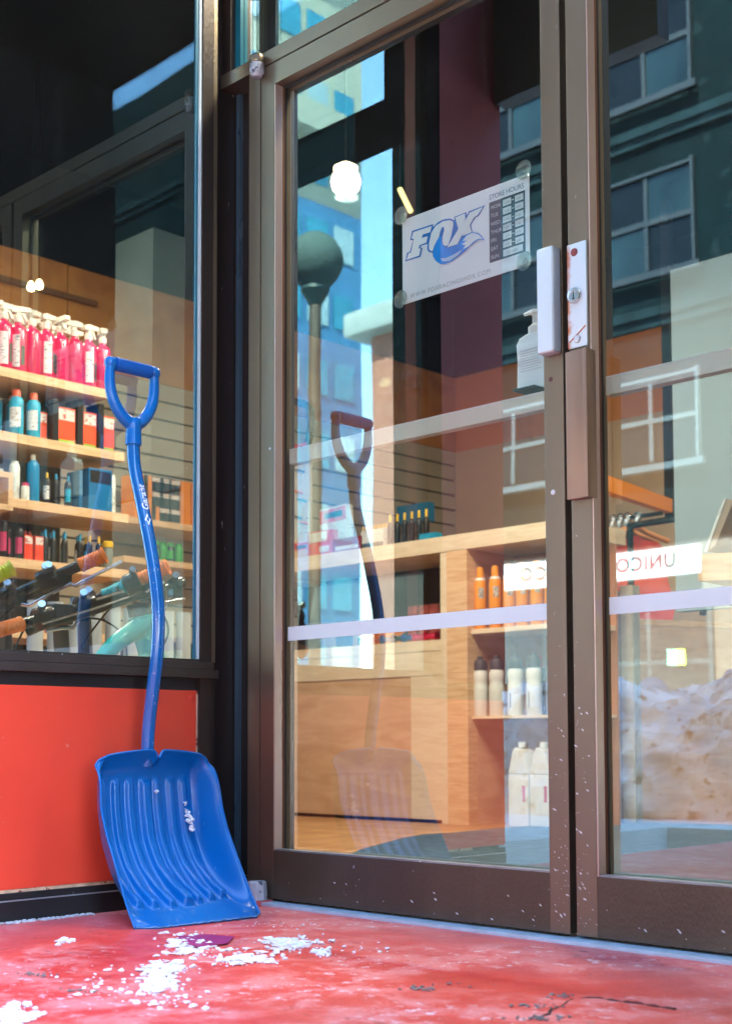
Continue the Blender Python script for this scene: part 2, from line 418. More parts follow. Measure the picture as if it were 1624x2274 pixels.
rp_ = thing('red_wall_panel', 'bright red painted panel below the side window', 'wall panel', (-0.01, -0.4, 0.0))
build('panel', MB().box(-0.022, -0.008, -1.06, -0.103, 0.072, 0.5315), redpaint, rp_, bevel=0.0015)
build('edge_strip', MB().box(-0.022, -0.0095, -0.1025, -0.097, 0.074, 0.531).box(-0.022, -0.0095, -0.9, -0.11, 0.064, 0.0715), mat('bare_wood_edge', (0.66, 0.45, 0.28), 0.7, 0, 0.35, 30, speck=(0.2, 0.03, 0.02), speck_amt=0.6, speck_scale=40), rp_)
build('rivet', MB().lathe([(0.0085, 0), (0.0085, 0.0015), (0.004, 0.0035), (0, 0.0035)], (-0.0082, -0.119, 0.511), 16, Vector((1, 0, 0)).to_track_quat('Z', 'Y').to_matrix()), redpaint, rp_, smooth=True)
build('top_channel', MB().box(-0.04, -0.014, -1.06, -0.0975, 0.532, 0.5615), black, rp_)
kb = thing('kickboard', 'black kickboard with a steel lip under the red panel', 'baseboard', (0, -0.4, 0))
build('board', MB().box(-0.03, -0.004, -1.06, -0.0975, -0.002, 0.045), black, kb, bevel=0.002)
build('steel_lip', MB().box(-0.03, -0.003, -1.06, -0.0975, 0.0455, 0.0475), alu, kb)
build('upper_board', MB().box(-0.03, -0.007, -1.06, -0.0975, 0.048, 0.0635), black, kb, bevel=0.001)
build('wall_core', MB().box(-0.10, -0.0305, -1.055, -0.0975, 0.0, 0.561), black, kb)

# maroon corner pier with the street window beyond it
pier = thing('corner_pier', 'maroon painted pier at the street end of the side window', 'pier', (-0.15, -0.9, 0))
build('shaft', MB().box(-0.15, 0.0, -1.062, -0.761, 0.5851, 3.3).box(-0.15, -0.101, -1.062, -0.761, 0, 0.585), mat('maroon_paint', (0.20, 0.022, 0.030), 0.55, 0, 0.12, 3, 0.05, 60), pier, bevel=0.004)
sw = thing('street_window', 'street side shop window with a dark header band', 'window', (-1.7, -1.03, 0.0))
build('pane', MB().box(-3.2, -0.41, -1.034, -1.028, 0.6, 2.50), streetglass, sw)
build('transom_pane', MB().box(-3.2, -0.45, -1.034, -1.028, 2.64, 3.25), streetglass, sw)
build('header', MB().box(-3.2, -0.1505, -1.06, -0.98, 2.50, 2.64), flatblack, sw)
build('mullion', MB().box(-0.41, -0.1505, -1.06, -0.98, 0.6, 2.499), flatblack, sw)
build('mullion', MB().box(-0.45, -0.1505, -1.06, -0.98, 2.641, 3.3), flatblack, sw)
build('bulkhead', MB().box(-3.2, -0.1505, -1.06, -0.98, 0.0, 0.599), redpaint, sw)

# ================================================================== door wall (plane y = 0)
fr = thing('door_frame', 'bronze metal door frame with transom bar and narrow side recess', 'door frame', (1.0, 0.0, 0.0))
build('header_bar', MB().box(-0.052, 2.15, 0.0, 0.09, 2.154, 2.192), bronze, fr, bevel=0.002)
build('jamb', MB().box(0.072, 0.1165, 0.0, 0.09, 0.0, 2.1535), bronze, fr, bevel=0.0015)
build('jamb', MB().box(2.045, 2.15, 0.0, 0.09, 0.0, 2.1535), bronze, fr, bevel=0.0015)
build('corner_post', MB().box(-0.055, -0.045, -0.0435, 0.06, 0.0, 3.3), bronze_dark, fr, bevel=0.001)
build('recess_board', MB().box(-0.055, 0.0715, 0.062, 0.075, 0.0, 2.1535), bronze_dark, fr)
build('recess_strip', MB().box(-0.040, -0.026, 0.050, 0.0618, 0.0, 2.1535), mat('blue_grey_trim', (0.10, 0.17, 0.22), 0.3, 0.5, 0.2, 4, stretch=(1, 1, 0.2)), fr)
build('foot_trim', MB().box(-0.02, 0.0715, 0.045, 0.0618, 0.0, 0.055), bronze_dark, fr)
build('closure_board', MB().box(0.0716, 0.1165, 0.0905, 0.12, 0, 2.15), black, fr)
tw = thing('transom_window', 'transom window above the door header', 'window', (1.0, 0.03, 2.19))
build('pane', MB().box(0.012, 2.15, 0.030, 0.036, 2.1925, 3.25), doorglass, tw)
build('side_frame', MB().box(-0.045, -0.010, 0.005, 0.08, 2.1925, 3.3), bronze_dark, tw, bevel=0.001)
build('seal', MB().box(-0.0098, 0.012, 0.020, 0.045, 2.1925, 3.25), mat('teal_seal', (0.01, 0.14, 0.20), 0.3, 0.2, 0.2, 4), tw)

def make_door(x0, x1, label, hinge_left):
    """Bronze leaf: two stiles, top and bottom rail, set-back pane with gasket, frosted band and an inner bar."""
    d = thing('glass_door', label, 'door', ((x0 + x1) / 2, 0.02, 0.0), 'double entrance doors')
    s0, s1 = x0 + 0.050, x1 - 0.050
    yb = 0.060
    build('stile', MB().box(x0, s0, 0.0, yb, 0.012, 2.150), bronze, d, bevel=0.0016)
    build('stile', MB().box(s1, x1, 0.0, yb, 0.012, 2.150), bronze, d, bevel=0.0016)
    build('top_rail', MB().box(s0 + 0.0003, s1 - 0.0003, 0.0004, yb, 2.094, 2.1498), bronze, d)
    build('bottom_rail', MB().box(s0 + 0.0003, s1 - 0.0003, 0.0004, yb, 0.012, 0.132), bronze_door_low, d, bevel=0.001)
    g = 0.0005
    build('reveal', MB().box(s0 + g, s0 + 0.0035, 0.0012, 0.027, 0.1325, 2.0935), litmetal, d)
    build('reveal', MB().box(s0 + 0.0036, s1 - 0.001, 0.0030, 0.027, 0.1322, 0.1355), alu_dull, d)
    build('gasket', MB().box(s0 + g, s0 + 0.0045, 0.0272, 0.034, 0.1325, 2.0935), gasket, d)
    build('gasket', MB().box(s0 + g, s0 + 0.006, 0.0342, 0.039, 0.1325, 2.0935).box(s1 - 0.006, s1 - g, 0.030, 0.039, 0.1325, 2.0935).box(s0 + 0.007, s1 - 0.007, 0.030, 0.039, 2.088, 2.0935), rubber, d)
    build('pane', MB().box(s0 + 0.001, s1 - 0.001, 0.0400, 0.0404, 0.1325, 2.0935), doorglass, d)
    fb = build('frosted_band', MB().box(s0 + 0.012, s1 - 0.002, 0.0384, 0.0396, 0.655, 0.690), mat('frosted_vinyl', (0.76, 0.88, 0.84), 0.5, 0, 0.02, 3), d)
    build('rail', MB().box(s0 + 0.004, s1 - 0.004, 0.050, 0.075, 1.108, 1.1440), mat('push_bar_metal', (0.86, 0.76, 0.58), 0.5, 0.0, 0.08, 4, 0.1, 120), d, bevel=0.001)
    build('cap', MB().box(s0 + 0.004, s1 - 0.004, 0.0495, 0.0755, 1.1442, 1.1470), mat('pale_cap', (0.90, 0.80, 0.70), 0.5, 0, 0.1, 12), d)
    return d
alu_dull = mat('dull_aluminium', (0.34, 0.37, 0.39), 0.4, 0.5, 0.25, 12, 0.1, 150, speck=(0.8, 0.82, 0.82), speck_amt=0.68, speck_scale=50)
bronze_door_low = mat('bronze_scuffed', (0.12, 0.092, 0.062), 0.42, 0.55, 0.2, 4, 0.2, 200, speck=(0.62, 0.64, 0.64), speck_amt=0.715, speck_scale=85, stretch=(1, 1, 0.5))
door1 = make_door(0.120, 1.068, 'left glass door with the store hours sign on it', True)
door2 = make_door(1.084, 2.040, 'right glass door with the rusty lock plate and long pull', False)
build('meeting_seal', MB().box(1.0685, 1.0835, 0.030, 0.055, 0.0, 2.15), rubber, door1)
# paint chips and salt splashes on the door foot
mbk = MB()
for i in range(150):
    if random.random() < 0.66:
        x = random.choice([random.gauss(1.050, 0.013), random.gauss(1.098, 0.012)]); z = abs(random.gauss(0, 0.26)) + 0.02
    else:
        x = random.uniform(0.2, 1.44); z = 0.018 + abs(random.gauss(0, 0.03))
    if 1.066 < x < 1.086 or x < 0.13: continue
    r = 0.0006 + 0.0028 * random.random() ** 2 * (1.0 if z < 0.5 else 0.6); a = random.uniform(-0.9, -0.3); L_ = r * random.uniform(1, 2.2)
    c = Vector((x, -0.0006, z)); u = Vector((math.cos(a), 0, math.sin(a))) * L_; w = Vector((-math.sin(a), 0, math.cos(a))) * r * 0.6
    mbk.prism([c - u, c - w, c + u, c + w], (0, 0.0009, 0))
o = build('salt_splash', mbk, mat('salt', (0.78, 0.82, 0.82), 0.8), door1); o['kind'] = 'stuff'

# screws on the stiles
def screw(x, z, parent, m, r=0.004, name='screw'):
    rot = Vector((0, -1, 0)).to_track_quat('Z', 'Y').to_matrix()
    return build(name, MB().lathe([(r, -0.002), (r, 0.0006), (r * 0.7, 0.0016), (r * 0.3, 0.0016), (r * 0.25, 0.0004), (0, 0.0004)], (x, 0.0, z), 14, rot), m, parent, smooth=True)
screw(dp(599, 996, 1, 0).x, dp(599, 996, 1, 0).z, door1, alu, 0.0035)
screw(dp(1222, 842, 1, 0).x, dp(1222, 842, 1, 0).z, door1, mat('dark_rust', (0.10, 0.035, 0.03), 0.6), 0.0050, 'bolt')
screw(dp(1227, 1093, 1, 0).x, dp(1227, 1093, 1, 0).z, door1, whitepl, 0.0055)

# top pivot cap and bottom pivot block
pv = thing('door_pivot', 'worn rounded pivot cap at the top hinge corner of the door', 'door hinge', (0.125, -0.01, 2.15))
worn = mat('worn_grey', (0.42, 0.44, 0.47), 0.55, 0.4, 0.35, 60, 0.2, 150, speck=(0.09, 0.10, 0.13), speck_amt=0.56, speck_scale=70)
build('barrel', MB().lathe([(0.0, 0.0), (0.011, 0.0), (0.017, 0.005), (0.0195, 0.012), (0.0195, 0.034), (0.018, 0.0355), (0, 0.0355)], (0.122, -0.016, 2.122), 28), worn, pv, smooth=True)
build('cap', MB().lathe([(0.0, 0.0), (0.0185, 0.0), (0.0195, 0.002), (0.0195, 0.016), (0.016, 0.022), (0.009, 0.0245), (0, 0.0245)], (0.122, -0.016, 2.1585), 28), bronze, pv, smooth=True)
pb_ = thing('pivot_block', 'chipped pale metal pivot block at the foot of the door', 'door hinge', (0.14, -0.03, 0.0))
build('block', MB().prism([(0.112, -0.054, 0.0), (0.172, -0.054, 0.0), (0.172, -0.002, 0.0), (0.112, -0.002, 0.0)], (0, 0, 0.010)), redfloor, pb_)
build('cover', MB().lathe([(0.0265, 0), (0.0235, 0.042), (0.022, 0.046), (0, 0.0465)], (0.143, -0.029, 0.0105), 8), mat('chipped_white', (0.62, 0.66, 0.68), 0.5, 0.2, 0.15, 30, 0.2, 120, speck=(0.10, 0.11, 0.14), speck_amt=0.57, speck_scale=75, stretch=(1, 1, 0.6)), pb_, bevel=0.002)

# lock: white box on the left leaf, rusty plate with cylinder on the right leaf
steelw = mat('lock_white', (0.64, 0.77, 0.79), 0.32, 0.25, 0.04, 8)
build('lock_guard', MB().box(1.0235, 1.0655, -0.030, -0.0005, 1.200, 1.4225), steelw, door1, bevel=0.007, smooth=True, seg=3)
def rust_mat():
    m = mat('rusty_plate', (0.68, 0.73, 0.75), 0.4, 0.2, 0.05, 8)
    nt = m.node_tree; b = nt.nodes["Principled BSDF"]; N = nt.nodes.new; L = nt.links.new
    geo = N("ShaderNodeNewGeometry"); sp = N("ShaderNodeSeparateXYZ"); L(geo.outputs['Position'], sp.inputs[0])
    n = N("ShaderNodeTexNoise"); n.inputs['Scale'].default_value = 55; n.inputs['Detail'].default_value = 6; L(geo.outputs['Position'], n.inputs[0])
    a = N("ShaderNodeMath"); a.operation = 'MULTIPLY_ADD'; a.inputs[1].default_value = 0.030; L(n.outputs[0], a.inputs[0]); L(sp.outputs[0], a.inputs[2])
    r = N("ShaderNodeMapRange"); r.inputs[1].default_value = 1.1105; r.inputs[2].default_value = 1.098; L(a.outputs[0], r.inputs[0])
    mx = N("ShaderNodeMix"); mx.data_type = 'RGBA'; L(r.outputs[0], mx.inputs[0]); mx.inputs[6].default_value = (0.64, 0.76, 0.78, 1); mx.inputs[7].default_value = (0.50, 0.14, 0.035, 1)
    L(mx.outputs[2], b.inputs['Base Color'])
    return m
lp = build('lock_plate', MB().box(1.0845, 1.1320, -0.006, -0.0005, 1.203, 1.4215), rust_mat(), door2, bevel=0.0045, smooth=True)
rotY = Vector((0, -1, 0)).to_track_quat('Z', 'Y').to_matrix()
build('lock_cylinder', MB().lathe([(0.0165, 0), (0.0165, 0.005), (0.015, 0.0075), (0.010, 0.0078), (0.0095, 0.0066), (0, 0.0066)], (1.1045, -0.006, 1.311), 28, rotY), mat('chrome', (0.75, 0.76, 0.78), 0.18, 0.9, 0.03, 9), lp, smooth=True)
build('keyhole', MB().box(1.1035, 1.1052, -0.0134, -0.0125, 1.305, 1.316).box(1.1020, 1.1066, -0.0134, -0.0126, 1.3025, 1.3052), rubber, lp)
rivm = mat('rust_head', (0.22, 0.05, 0.05), 0.6)
build('rivet', MB().lathe([(0.0085, 0), (0.007, 0.003), (0, 0.0045)], (1.1035, -0.0062, 1.4025), 18, rotY), rivm, lp, smooth=True)
build('rivet', MB().lathe([(0.0085, 0), (0.007, 0.003), (0, 0.0045)], (1.1085, -0.0062, 1.2200), 18, rotY), alu, lp, smooth=True)
build('rust_seam', MB().prism([(1.0885, -0.0068, 1.2175), (1.0905, -0.0068, 1.2155), (1.1300, -0.0068, 1.2430), (1.1290, -0.0068, 1.2455)], (0, 0.0006, 0)), mat('rust_line', (0.42, 0.11, 0.03), 0.8, 0, 0.3, 60), lp)
# pull: folded bronze channel on the right leaf
build('pull_handle', MB().box(1.086, 1.1300, -0.018, -0.0005, 0.8895, 1.194).box(1.1303, 1.1400, -0.021, 0.012, 0.8895, 1.194), mat('pull_bronze', (0.31, 0.20, 0.135), 0.33, 0.6, 0.12, 4, 0.06, 160, stretch=(1, 1, 0.2)), door2, bevel=0.0022, smooth=True)

struct(build('unseen_shade_block', MB().box(-25, 25, -1.06, 13, 3.43, 7.0), mat('upper_wall', (0.40, 0.36, 0.32), .8)))  # unseen block above the shop, its height set to shade the snow bank
# ceiling over the entrance, street beam
struct(build('porch_ceiling', MB().box(-0.30, 2.60, -1.06, 0.10, 3.301, 3.42), mat('soffit_dark', (0.012, 0.012, 0.013), 0.9, spec=0.03), bevel=0))
tag(build('hanging_beam', MB().box(0.0005, 0.62, -1.09, -1.03, 2.48, 3.00), black, bevel=0.004), 'dark hanging sign box under the porch ceiling', 'sign box')
rw = thing('right_pier', 'dark pier closing the right side of the entrance', 'pier', (2.4, -0.5, 0))
build('shaft', MB().box(2.151, 2.60, -1.06, 0.10, 0.0, 3.3), mat('right_brick', (0.030, 0.026, 0.025), 0.9, 0, 0.2, 8, 0.3, 50, spec=.05), rw)
# ================================================================== snow shovel
def lerp_prof(P, t):
    for a, b in zip(P, P[1:]):
        if t <= b[0]:
            k = (t - a[0]) / (b[0] - a[0]); k2 = k
            return [a[i] + (b[i] - a[i]) * k2 for i in range(1, len(a))]
    return list(P[-1][1:])
def smooth_prof(P, n=60):
    # dense, softened copy of a profile
    q = [lerp_prof(P, i / n) for i in range(n + 1)]
    for _ in range(5):
        q = [q[0]] + [[(q[i - 1][k] + 2 * q[i][k] + q[i + 1][k]) / 4 for k in range(len(q[0]))] for i in range(1, n)] + [q[-1]]
    return [(i / n, *v) for i, v in enumerate(q)]
BACK = smooth_prof([(0, .132, .366), (.05, .116, .352), (.11, .094, .332), (.16, .092, .305), (.30, .098, .245), (.45, .112, .175), (.60, .146, .112), (.74, .196, .064), (.87, .258, .027), (1, .338, .003)])
SIDE = smooth_prof([(0, .124, .358), (.05, .137, .340), (.11, .150, .318), (.16, .155, .300), (.30, .163, .247), (.45, .186, .190), (.60, .216, .138), (.74, .246, .087), (.87, .276, .040), (1, .304, .003)])
RIBS = [(-.74, .050), (-.52, .050), (-.29, .052), (-.03, .072), (.17, .046), (.40, .050), (.62, .050)]
def sstep(x, a, b):
    t = max(0, min(1, (x - a) / (b - a))); return t * t * (3 - 2 * t)
YC = -.331
def scoop(u, v):
    s = 2 * u - 1
    bx, bz = lerp_prof(BACK, v); sx_, sz = lerp_prof(SIDE, v)
    w = sstep(abs(s), .74, 1.0) ** 1.3
    x = bx + (sx_ - bx) * w; z = bz + (sz - bz) * w
    half = .1655 + .006 * sstep(v, .02, .3)
    # corner rounding at the rim
    r = max(0, 1 - v / .06)
    z += (.016 * (1 - s * s)) * max(0, 1 - v / .14)
    y = YC + s * half * (1 - .02 * r)
    if abs(s) > .93: z -= .010 * r * ((abs(s) - .93) / .07) ** 2
    # notch for the shaft
    nt_ = math.exp(-((s - .05) / .05) ** 2) * max(0, 1 - v / .10)
    z -= .018 * nt_
    # the cutting edge bows and the left corner trails
    x -= .016 * sstep(v, .5, 1) * (.5 - .5 * s) * .8
    # ribs
    h = 0
    for c, wd in RIBS:
        c2 = c + (.10 * sstep(v, .45, .95)) * (0.4 if c < -.3 else 0.75)
        end = .855 - .05 * abs(c + .2)
        e = sstep(v, .13, .17) * (1 - sstep(v, end, end + .022))
        pr = 1 - sstep(abs(s - c2), wd * .62, wd * 1.55)
        amp = .0095 if wd < .06 else .013
        h = max(h, e * pr * amp * (1 + .75 * sstep(v, .55, .85)))
    dv = .01
    b2 = lerp_prof(BACK, min(1, v + dv)); b1 = lerp_prof(BACK, max(0, v - dv))
    tx, tz = b2[0] - b1[0], b2[1] - b1[1]; L_ = math.hypot(tx, tz) or 1
    nx, nz = -tz / L_, tx / L_
    if nx < 0: nx, nz = -nx, -nz
    x += nx * h; z += nz * h
    if v > .985: z = .0025 + .002 * noise.noise(Vector((s * 14, 0, 0)))
    return Vector((x, y, max(z, .0015)))
sh = thing('snow_shovel', 'blue snow shovel with ribbed scoop leaning against the side window', 'snow shovel', (.24, -.33, 0))
sc = build('scoop', MB().grid(scoop, 120, 110), bluepl, sh, smooth=False)
sc.data.polygons.foreach_set('use_smooth', [True] * len(sc.data.polygons))
so = sc.modifiers.new('thickness', 'SOLIDIFY'); so.thickness = .0034; so.offset = -1
# rolled rim
rim = [scoop(0, 1 - i / 40) for i in range(40)] + [scoop(i / 60, 0) for i in range(61)] + [scoop(1, i / 40) for i in range(1, 41)]
build('rim', MB().tube(rim, .0030, 8), bluepl, sh, smooth=True)

we = MB().tube([scoop(i / 90, 1) + Vector((.0008, 0, .0008 + .0009 * noise.noise(Vector((i * .7, 0, 0))))) for i in range(91)], [.0012 + .0009 * noise.noise(Vector((i * .5, 3, 0))) for i in range(91)], 6)
build('worn_edge', we, mat('worn_blue', (0.16, 0.36, 0.62), .6, 0, .5, 60), sh, smooth=True)
scr = MB()
for i in range(46):
    u_ = random.uniform(.06, .94); v_ = random.uniform(.88, .99) if i < 34 else random.uniform(.3, .85); a_ = random.uniform(-.5, .5); l_ = random.uniform(.01, .05)
    q0 = scoop(u_, v_); q1 = scoop(min(.98, max(.02, u_ + l_ * math.sin(a_))), min(.995, v_ + l_ * .6)); n0 = Vector((.0007, -.0002, .0009)); w0 = Vector((0, .0005, 0))
    scr.quad(q0 + n0 - w0 * .2, q1 + n0 - w0, q1 + n0 + w0, q0 + n0 + w0 * .2)
o = build('scratches', scr, mat('scratch_blue', (0.22, 0.42, 0.70), .6), sh); o['kind'] = 'stuff'
SHAFT = [(.098, -.334, .345), (.101, -.334, .372), (.108, -.335, .44), (.124, -.335, .53), (.137, -.335, .60), (.1425, -.335, .674), (.139, -.335, .73), (.128, -.335, .79), (.110, -.335, .86), (.086, -.336, .94), (.066, -.336, 1.0), (.049, -.336, 1.05), (.041, -.336, 1.09), (.038, -.336, 1.15)]
def catmull(P, n=8):
    P = [Vector(p) for p in P]; out = []
    for i in range(len(P) - 1):
        p0 = P[max(i - 1, 0)]; p1 = P[i]; p2 = P[i + 1]; p3 = P[min(i + 2, len(P) - 1)]
        for k in range(n):
            t = k / n
            out.append(.5 * ((2 * p1) + (p2 - p0) * t + (2 * p0 - 5 * p1 + 4 * p2 - p3) * t * t + (3 * p1 - p0 - 3 * p2 + p3) * t ** 3))
    out.append(P[-1]); return out
SP = catmull(SHAFT)
shaft = build('shaft', MB().tube(SP, .0157, 28), bluesteel, sh, smooth=True)
# scratches and snow grains on the shaft
def on_shaft(zq, ang, rr=.0160):
    i = min(range(len(SP) - 1), key=lambda k: abs(SP[k].z - zq))
    a, b = SP[i], SP[i + 1]
    t = (b - a).normalized(); k = (zq - a.z) / ((b.z - a.z) or 1); c = a + (b - a) * k
    e1 = (CAM - c); e1 = (e1 - t * e1.dot(t)).normalized(); e2 = e1.cross(t)      # e2 points to the right of the view
    return c + (e1 * math.cos(ang) + e2 * math.sin(ang)) * rr
# lettering wrapped round the shaft
def wrap(z0, lean):
    def fn(x, y):
        return on_shaft(z0 + x, lean + y / .0160, .01605)
    return fn
white_ink = mat('white_print', (0.85, 0.88, 0.9), 0.4)
put_text('lettering', 'Garant', .0225, (0, 0, 0), (0, 0, 1), (0, 1, 0), white_ink, sh, fn=wrap(.947, -.95), shear=.25, bold=.0006)
dm = MB(); fnw = wrap(.910, -.95)
def wp(x, y): return fnw(x, y)
for k in range(1):
    ring = [(0, .008), (.015, .0), (.030, .008), (.015, .016)]
    c = (.015, .008)
    inner = [(c[0] + (a - c[0]) * .45, c[1] + (b - c[1]) * .45) for a, b in ring]
    for i in range(4):
        j = (i + 1) % 4
        dm.quad(wp(*ring[i]), wp(*ring[j]), wp(*inner[j]), wp(*inner[i]))
build('emblem', dm, white_ink, sh)
gr = MB()
for i in range(34):
    z = random.choice([random.gauss(.80, .02), random.uniform(.4, 1.0)]); a = random.uniform(-.9, .9); p = on_shaft(z, a, .0159)
    r = random.uniform(.0005, .0013); gr.lathe([(0, -r), (r, 0), (0, r * 1.3)], p, 5)
o = build('snow_grains', gr, snow, sh); o['kind'] = 'stuff'

# D grip: two limbs, socket (one merged casting) and the matt bar
def limb(sg):
    q = [(.033, -.336 + sg * .064, 1.302), (.032, -.336 + sg * .0655, 1.28), (.032, -.336 + sg * .064, 1.255), (.033, -.336 + sg * .058, 1.228), (.034, -.336 + sg * .045, 1.203), (.036, -.336 + sg * .027, 1.183), (.037, -.336 + sg * .008, 1.170)]
    return catmull(q, 5)
g = MB()
for sg in (-1, 1):
    pts = limb(sg); g.tube(pts, [.0118 + .0045 * (i / (len(pts) - 1)) for i in range(len(pts))], 16, flat=1.0)
    g.lathe([(0, -.016), (.011, -.013), (.0155, -.006), (.0165, 0), (.0155, .006), (.011, .013), (0, .016)], (.033, -.336 + sg * .0635, 1.310), 16, Vector((0, 1, 0)).to_track_quat('Z', 'Y').to_matrix())
g.lathe([(0, 0), (.0200, 0), (.0195, .018), (.0185, .040), (.020, .052), (.015, .066), (0, .070)], (.039, -.336, 1.118), 28)
cast = build('grip_frame', g, bluepl, sh, smooth=True)
rm = cast.modifiers.new('merge', 'REMESH'); rm.mode = 'VOXEL'; rm.voxel_size = .0016; rm.use_smooth_shade = True
sm_ = cast.modifiers.new('soften', 'SMOOTH'); sm_.factor = .6; sm_.iterations = 10
build('grip_bar', MB().cyl((.033, -.336 - .052, 1.310), (.033, -.336 + .052, 1.310), .0168, seg=28), mat('blue_matt', (0.004, 0.105, 0.42), 0.55, 0, 0.12, 30, 0.15, 120), sh, bevel=.001, smooth=True)
# snow stuck on the scoop
def blobs(name, centres, material, parent=None, seed=3, flat=.5):
    rnd = random.Random(seed); bm = bmesh.new()
    for c, r in centres:
        m_ = Matrix.Translation(c) @ Matrix.Rotation(rnd.uniform(0, 6), 4, 'Z') @ Matrix.Diagonal((r * rnd.uniform(.8, 1.4), r * rnd.uniform(.7, 1.1), r * flat, 1))
        res = bmesh.ops.create_icosphere(bm, subdivisions=2, radius=1, matrix=m_)
        for v in res['verts']:
            nn = noise.noise(v.co * (1.1 / r)) + .5 * noise.noise(v.co * (2.6 / r)); v.co += (v.co - Vector(c)) * nn * .85
    mb = MB(); mb.bm.free(); mb.bm = bm
    return build(name, mb, material, parent, smooth=True)
cs = []
for i in range(26):
    t = i / 25; px = 410 + 18 * t + random.uniform(-4, 4); py = 1780 + 60 * t + random.uniform(-4, 4)
    p = dp(px, py, 0, .124 + .018 * t); cs.append((p + Vector((.002, -.002, 0)), random.uniform(.0018, .0055) * (1.2 if t > .4 else .7)))
for i in range(5):
    cs.append((dp(346 + random.uniform(-4, 4), 1758 + random.uniform(-4, 4), 0, .112) , .0025))
build_s = blobs('snow_patch', cs, snow, sh, 5, .8); build_s['kind'] = 'stuff'

# ================================================================== snow crumbs on the red floor
def floor_pt(px, py): return dp(px, py, 2, 0.0)
cl = []
def clump(px, py, w, h, n, r):
    for i in range(n):
        p = floor_pt(px + random.gauss(0, w), py + random.gauss(0, h)); cl.append((Vector((p.x, p.y, .001)), (.25 + 1.25 * random.random() ** 2.2) * r))
for a in [(645, 2095, 34, 8, 150, .0055), (540, 2128, 40, 8, 120, .005), (420, 2098, 34, 14, 130, .0055), (370, 2148, 26, 9, 60, .006), (350, 2178, 18, 12, 70, .0075), (718, 2118, 10, 4, 26, .006), (145, 2090, 12, 5, 20, .006), (30, 2255, 30, 12, 60, .007), (330, 2215, 60, 16, 60, .004), (230, 2180, 90, 22, 70, .0035), (760, 2110, 60, 8, 30, .0035), (620, 2055, 40, 4, 30, .002)]:
    clump(*a)
sl_ = []
for px, py, w, h, n in ((640, 2095, 26, 6, 34), (545, 2127, 30, 6, 30), (420, 2100, 26, 8, 30), (350, 2172, 16, 12, 26), (370, 2148, 24, 5, 14), (20, 2262, 26, 8, 14)):
    for i in range(n):
        q = floor_pt(px + random.gauss(0, w), py + random.gauss(0, h)); sl_.append((Vector((q.x, q.y, .0012)), random.uniform(.006, .017)))
o = blobs('slush', sl_, mat('pink_slush', (0.84, 0.70, 0.70), .45, 0, .12, 30, .3, 90), None, 29, .085); stuff(o, 'thin slush melting on the red floor', 'slush')
o = blobs('snow_crumbs', cl, snow, None, 9, .55); stuff(o, 'melting crumbs of snow scattered over the red floor', 'snow')
chips = []
for px, py, n, w in ((938, 2196, 26, 16), (1240, 2212, 16, 14), (1200, 2235, 20, 30), (60, 2165, 16, 24), (180, 2200, 10, 30), (1190, 2262, 24, 40), (1030, 2188, 8, 30)):
    for i in range(n):
        p = floor_pt(px + random.gauss(0, w), py + random.gauss(0, 3)); chips.append((Vector((p.x, p.y, .0008)), random.uniform(.0015, .004)))
o = blobs('grit', chips, mat('grit', (0.20, 0.19, 0.17), 0.8, 0, 0.4, 60), None, 19, .4); stuff(o, 'dark grit lying on the red floor', 'grit')
# snow and salt drifted along the kickboard
kb_s = [(Vector((random.uniform(.0, .022), y_, .001)), random.uniform(.002, .0045)) for y_ in [random.uniform(-.66, -.42) for _ in range(150)]]
o = blobs('salt_drift', kb_s, mat('grey_salt', (0.55, 0.56, 0.58), 0.8, 0, 0.2, 50), None, 23, .6); stuff(o, 'grey salt crust along the foot of the kickboard', 'salt')
tp = [floor_pt(*q) for q in ((395, 2082), (455, 2078), (520, 2083), (505, 2098), (440, 2106), (405, 2096))]
o = build('tape_scrap', MB().prism([(p.x, p.y, .0022) for p in tp], (0, 0, .001)), mat('magenta_tape', (0.38, 0.02, 0.13), 0.45, 0, 0.2, 40)); tag(o, 'purple scrap of tape stuck on the red floor before the shovel', 'tape')
ck = [floor_pt(*q) for q in ((1195, 2262), (1235, 2240), (1262, 2222), (1310, 2215), (1370, 2222), (1440, 2232), (1500, 2240))]
o = build('floor_crack', MB().tube([Vector((p.x + .006 * noise.noise(p * 40), p.y + .010 * noise.noise(p * 33 + Vector((9, 0, 0))), -.0014 + .0014 * noise.noise(p * 50))) for p in catmull(ck, 14)], [.0026 + .0018 * noise.noise(p * 70) for p in catmull(ck, 14)], 6), mat('crack_dark', (0.09, 0.03, 0.02), 0.9, 0, 0.4, 80)); struct(o)

# ================================================================== store hours sign and suction cups
sg = thing('hours_sign', 'white store hours sign hung inside the left door glass', 'sign', (.80, .05, 1.41))
YS = 0.0500
X0, X1, Z0, Z1 = .6395, 1.0060, 1.414, 1.6170
c4 = [dp(893, 488, 1, YS), dp(1174, 384, 1, YS), dp(1174, 592, 1, YS), dp(893, 672, 1, YS)]
X0 = (c4[0].x + c4[3].x) / 2; X1 = (c4[1].x + c4[2].x) / 2; Z1 = (c4[0].z + c4[1].z) / 2; Z0 = (c4[2].z + c4[3].z) / 2
SW, SHh = X1 - X0, Z1 - Z0
build('board', MB().box(X0, X1, YS, YS + .002, Z0, Z1), mat('sign_white', (0.84, 0.86, 0.88), 0.4, 0, 0.02, 3), sg)
def sq(u, v, k=0): return Vector((X0 + u * SW, YS - .0004 - .0006 * k, Z0 + v * SHh))
navy = mat('sign_slate', (0.045, 0.085, 0.115), 0.5); grey = mat('sign_grey', (0.22, 0.27, 0.32), 0.5)
build('hours_table', MB().prism([sq(.705, .155), sq(.972, .155), sq(.972, .83), sq(.705, .83)], (0, -.0001, 0)), navy, sg)
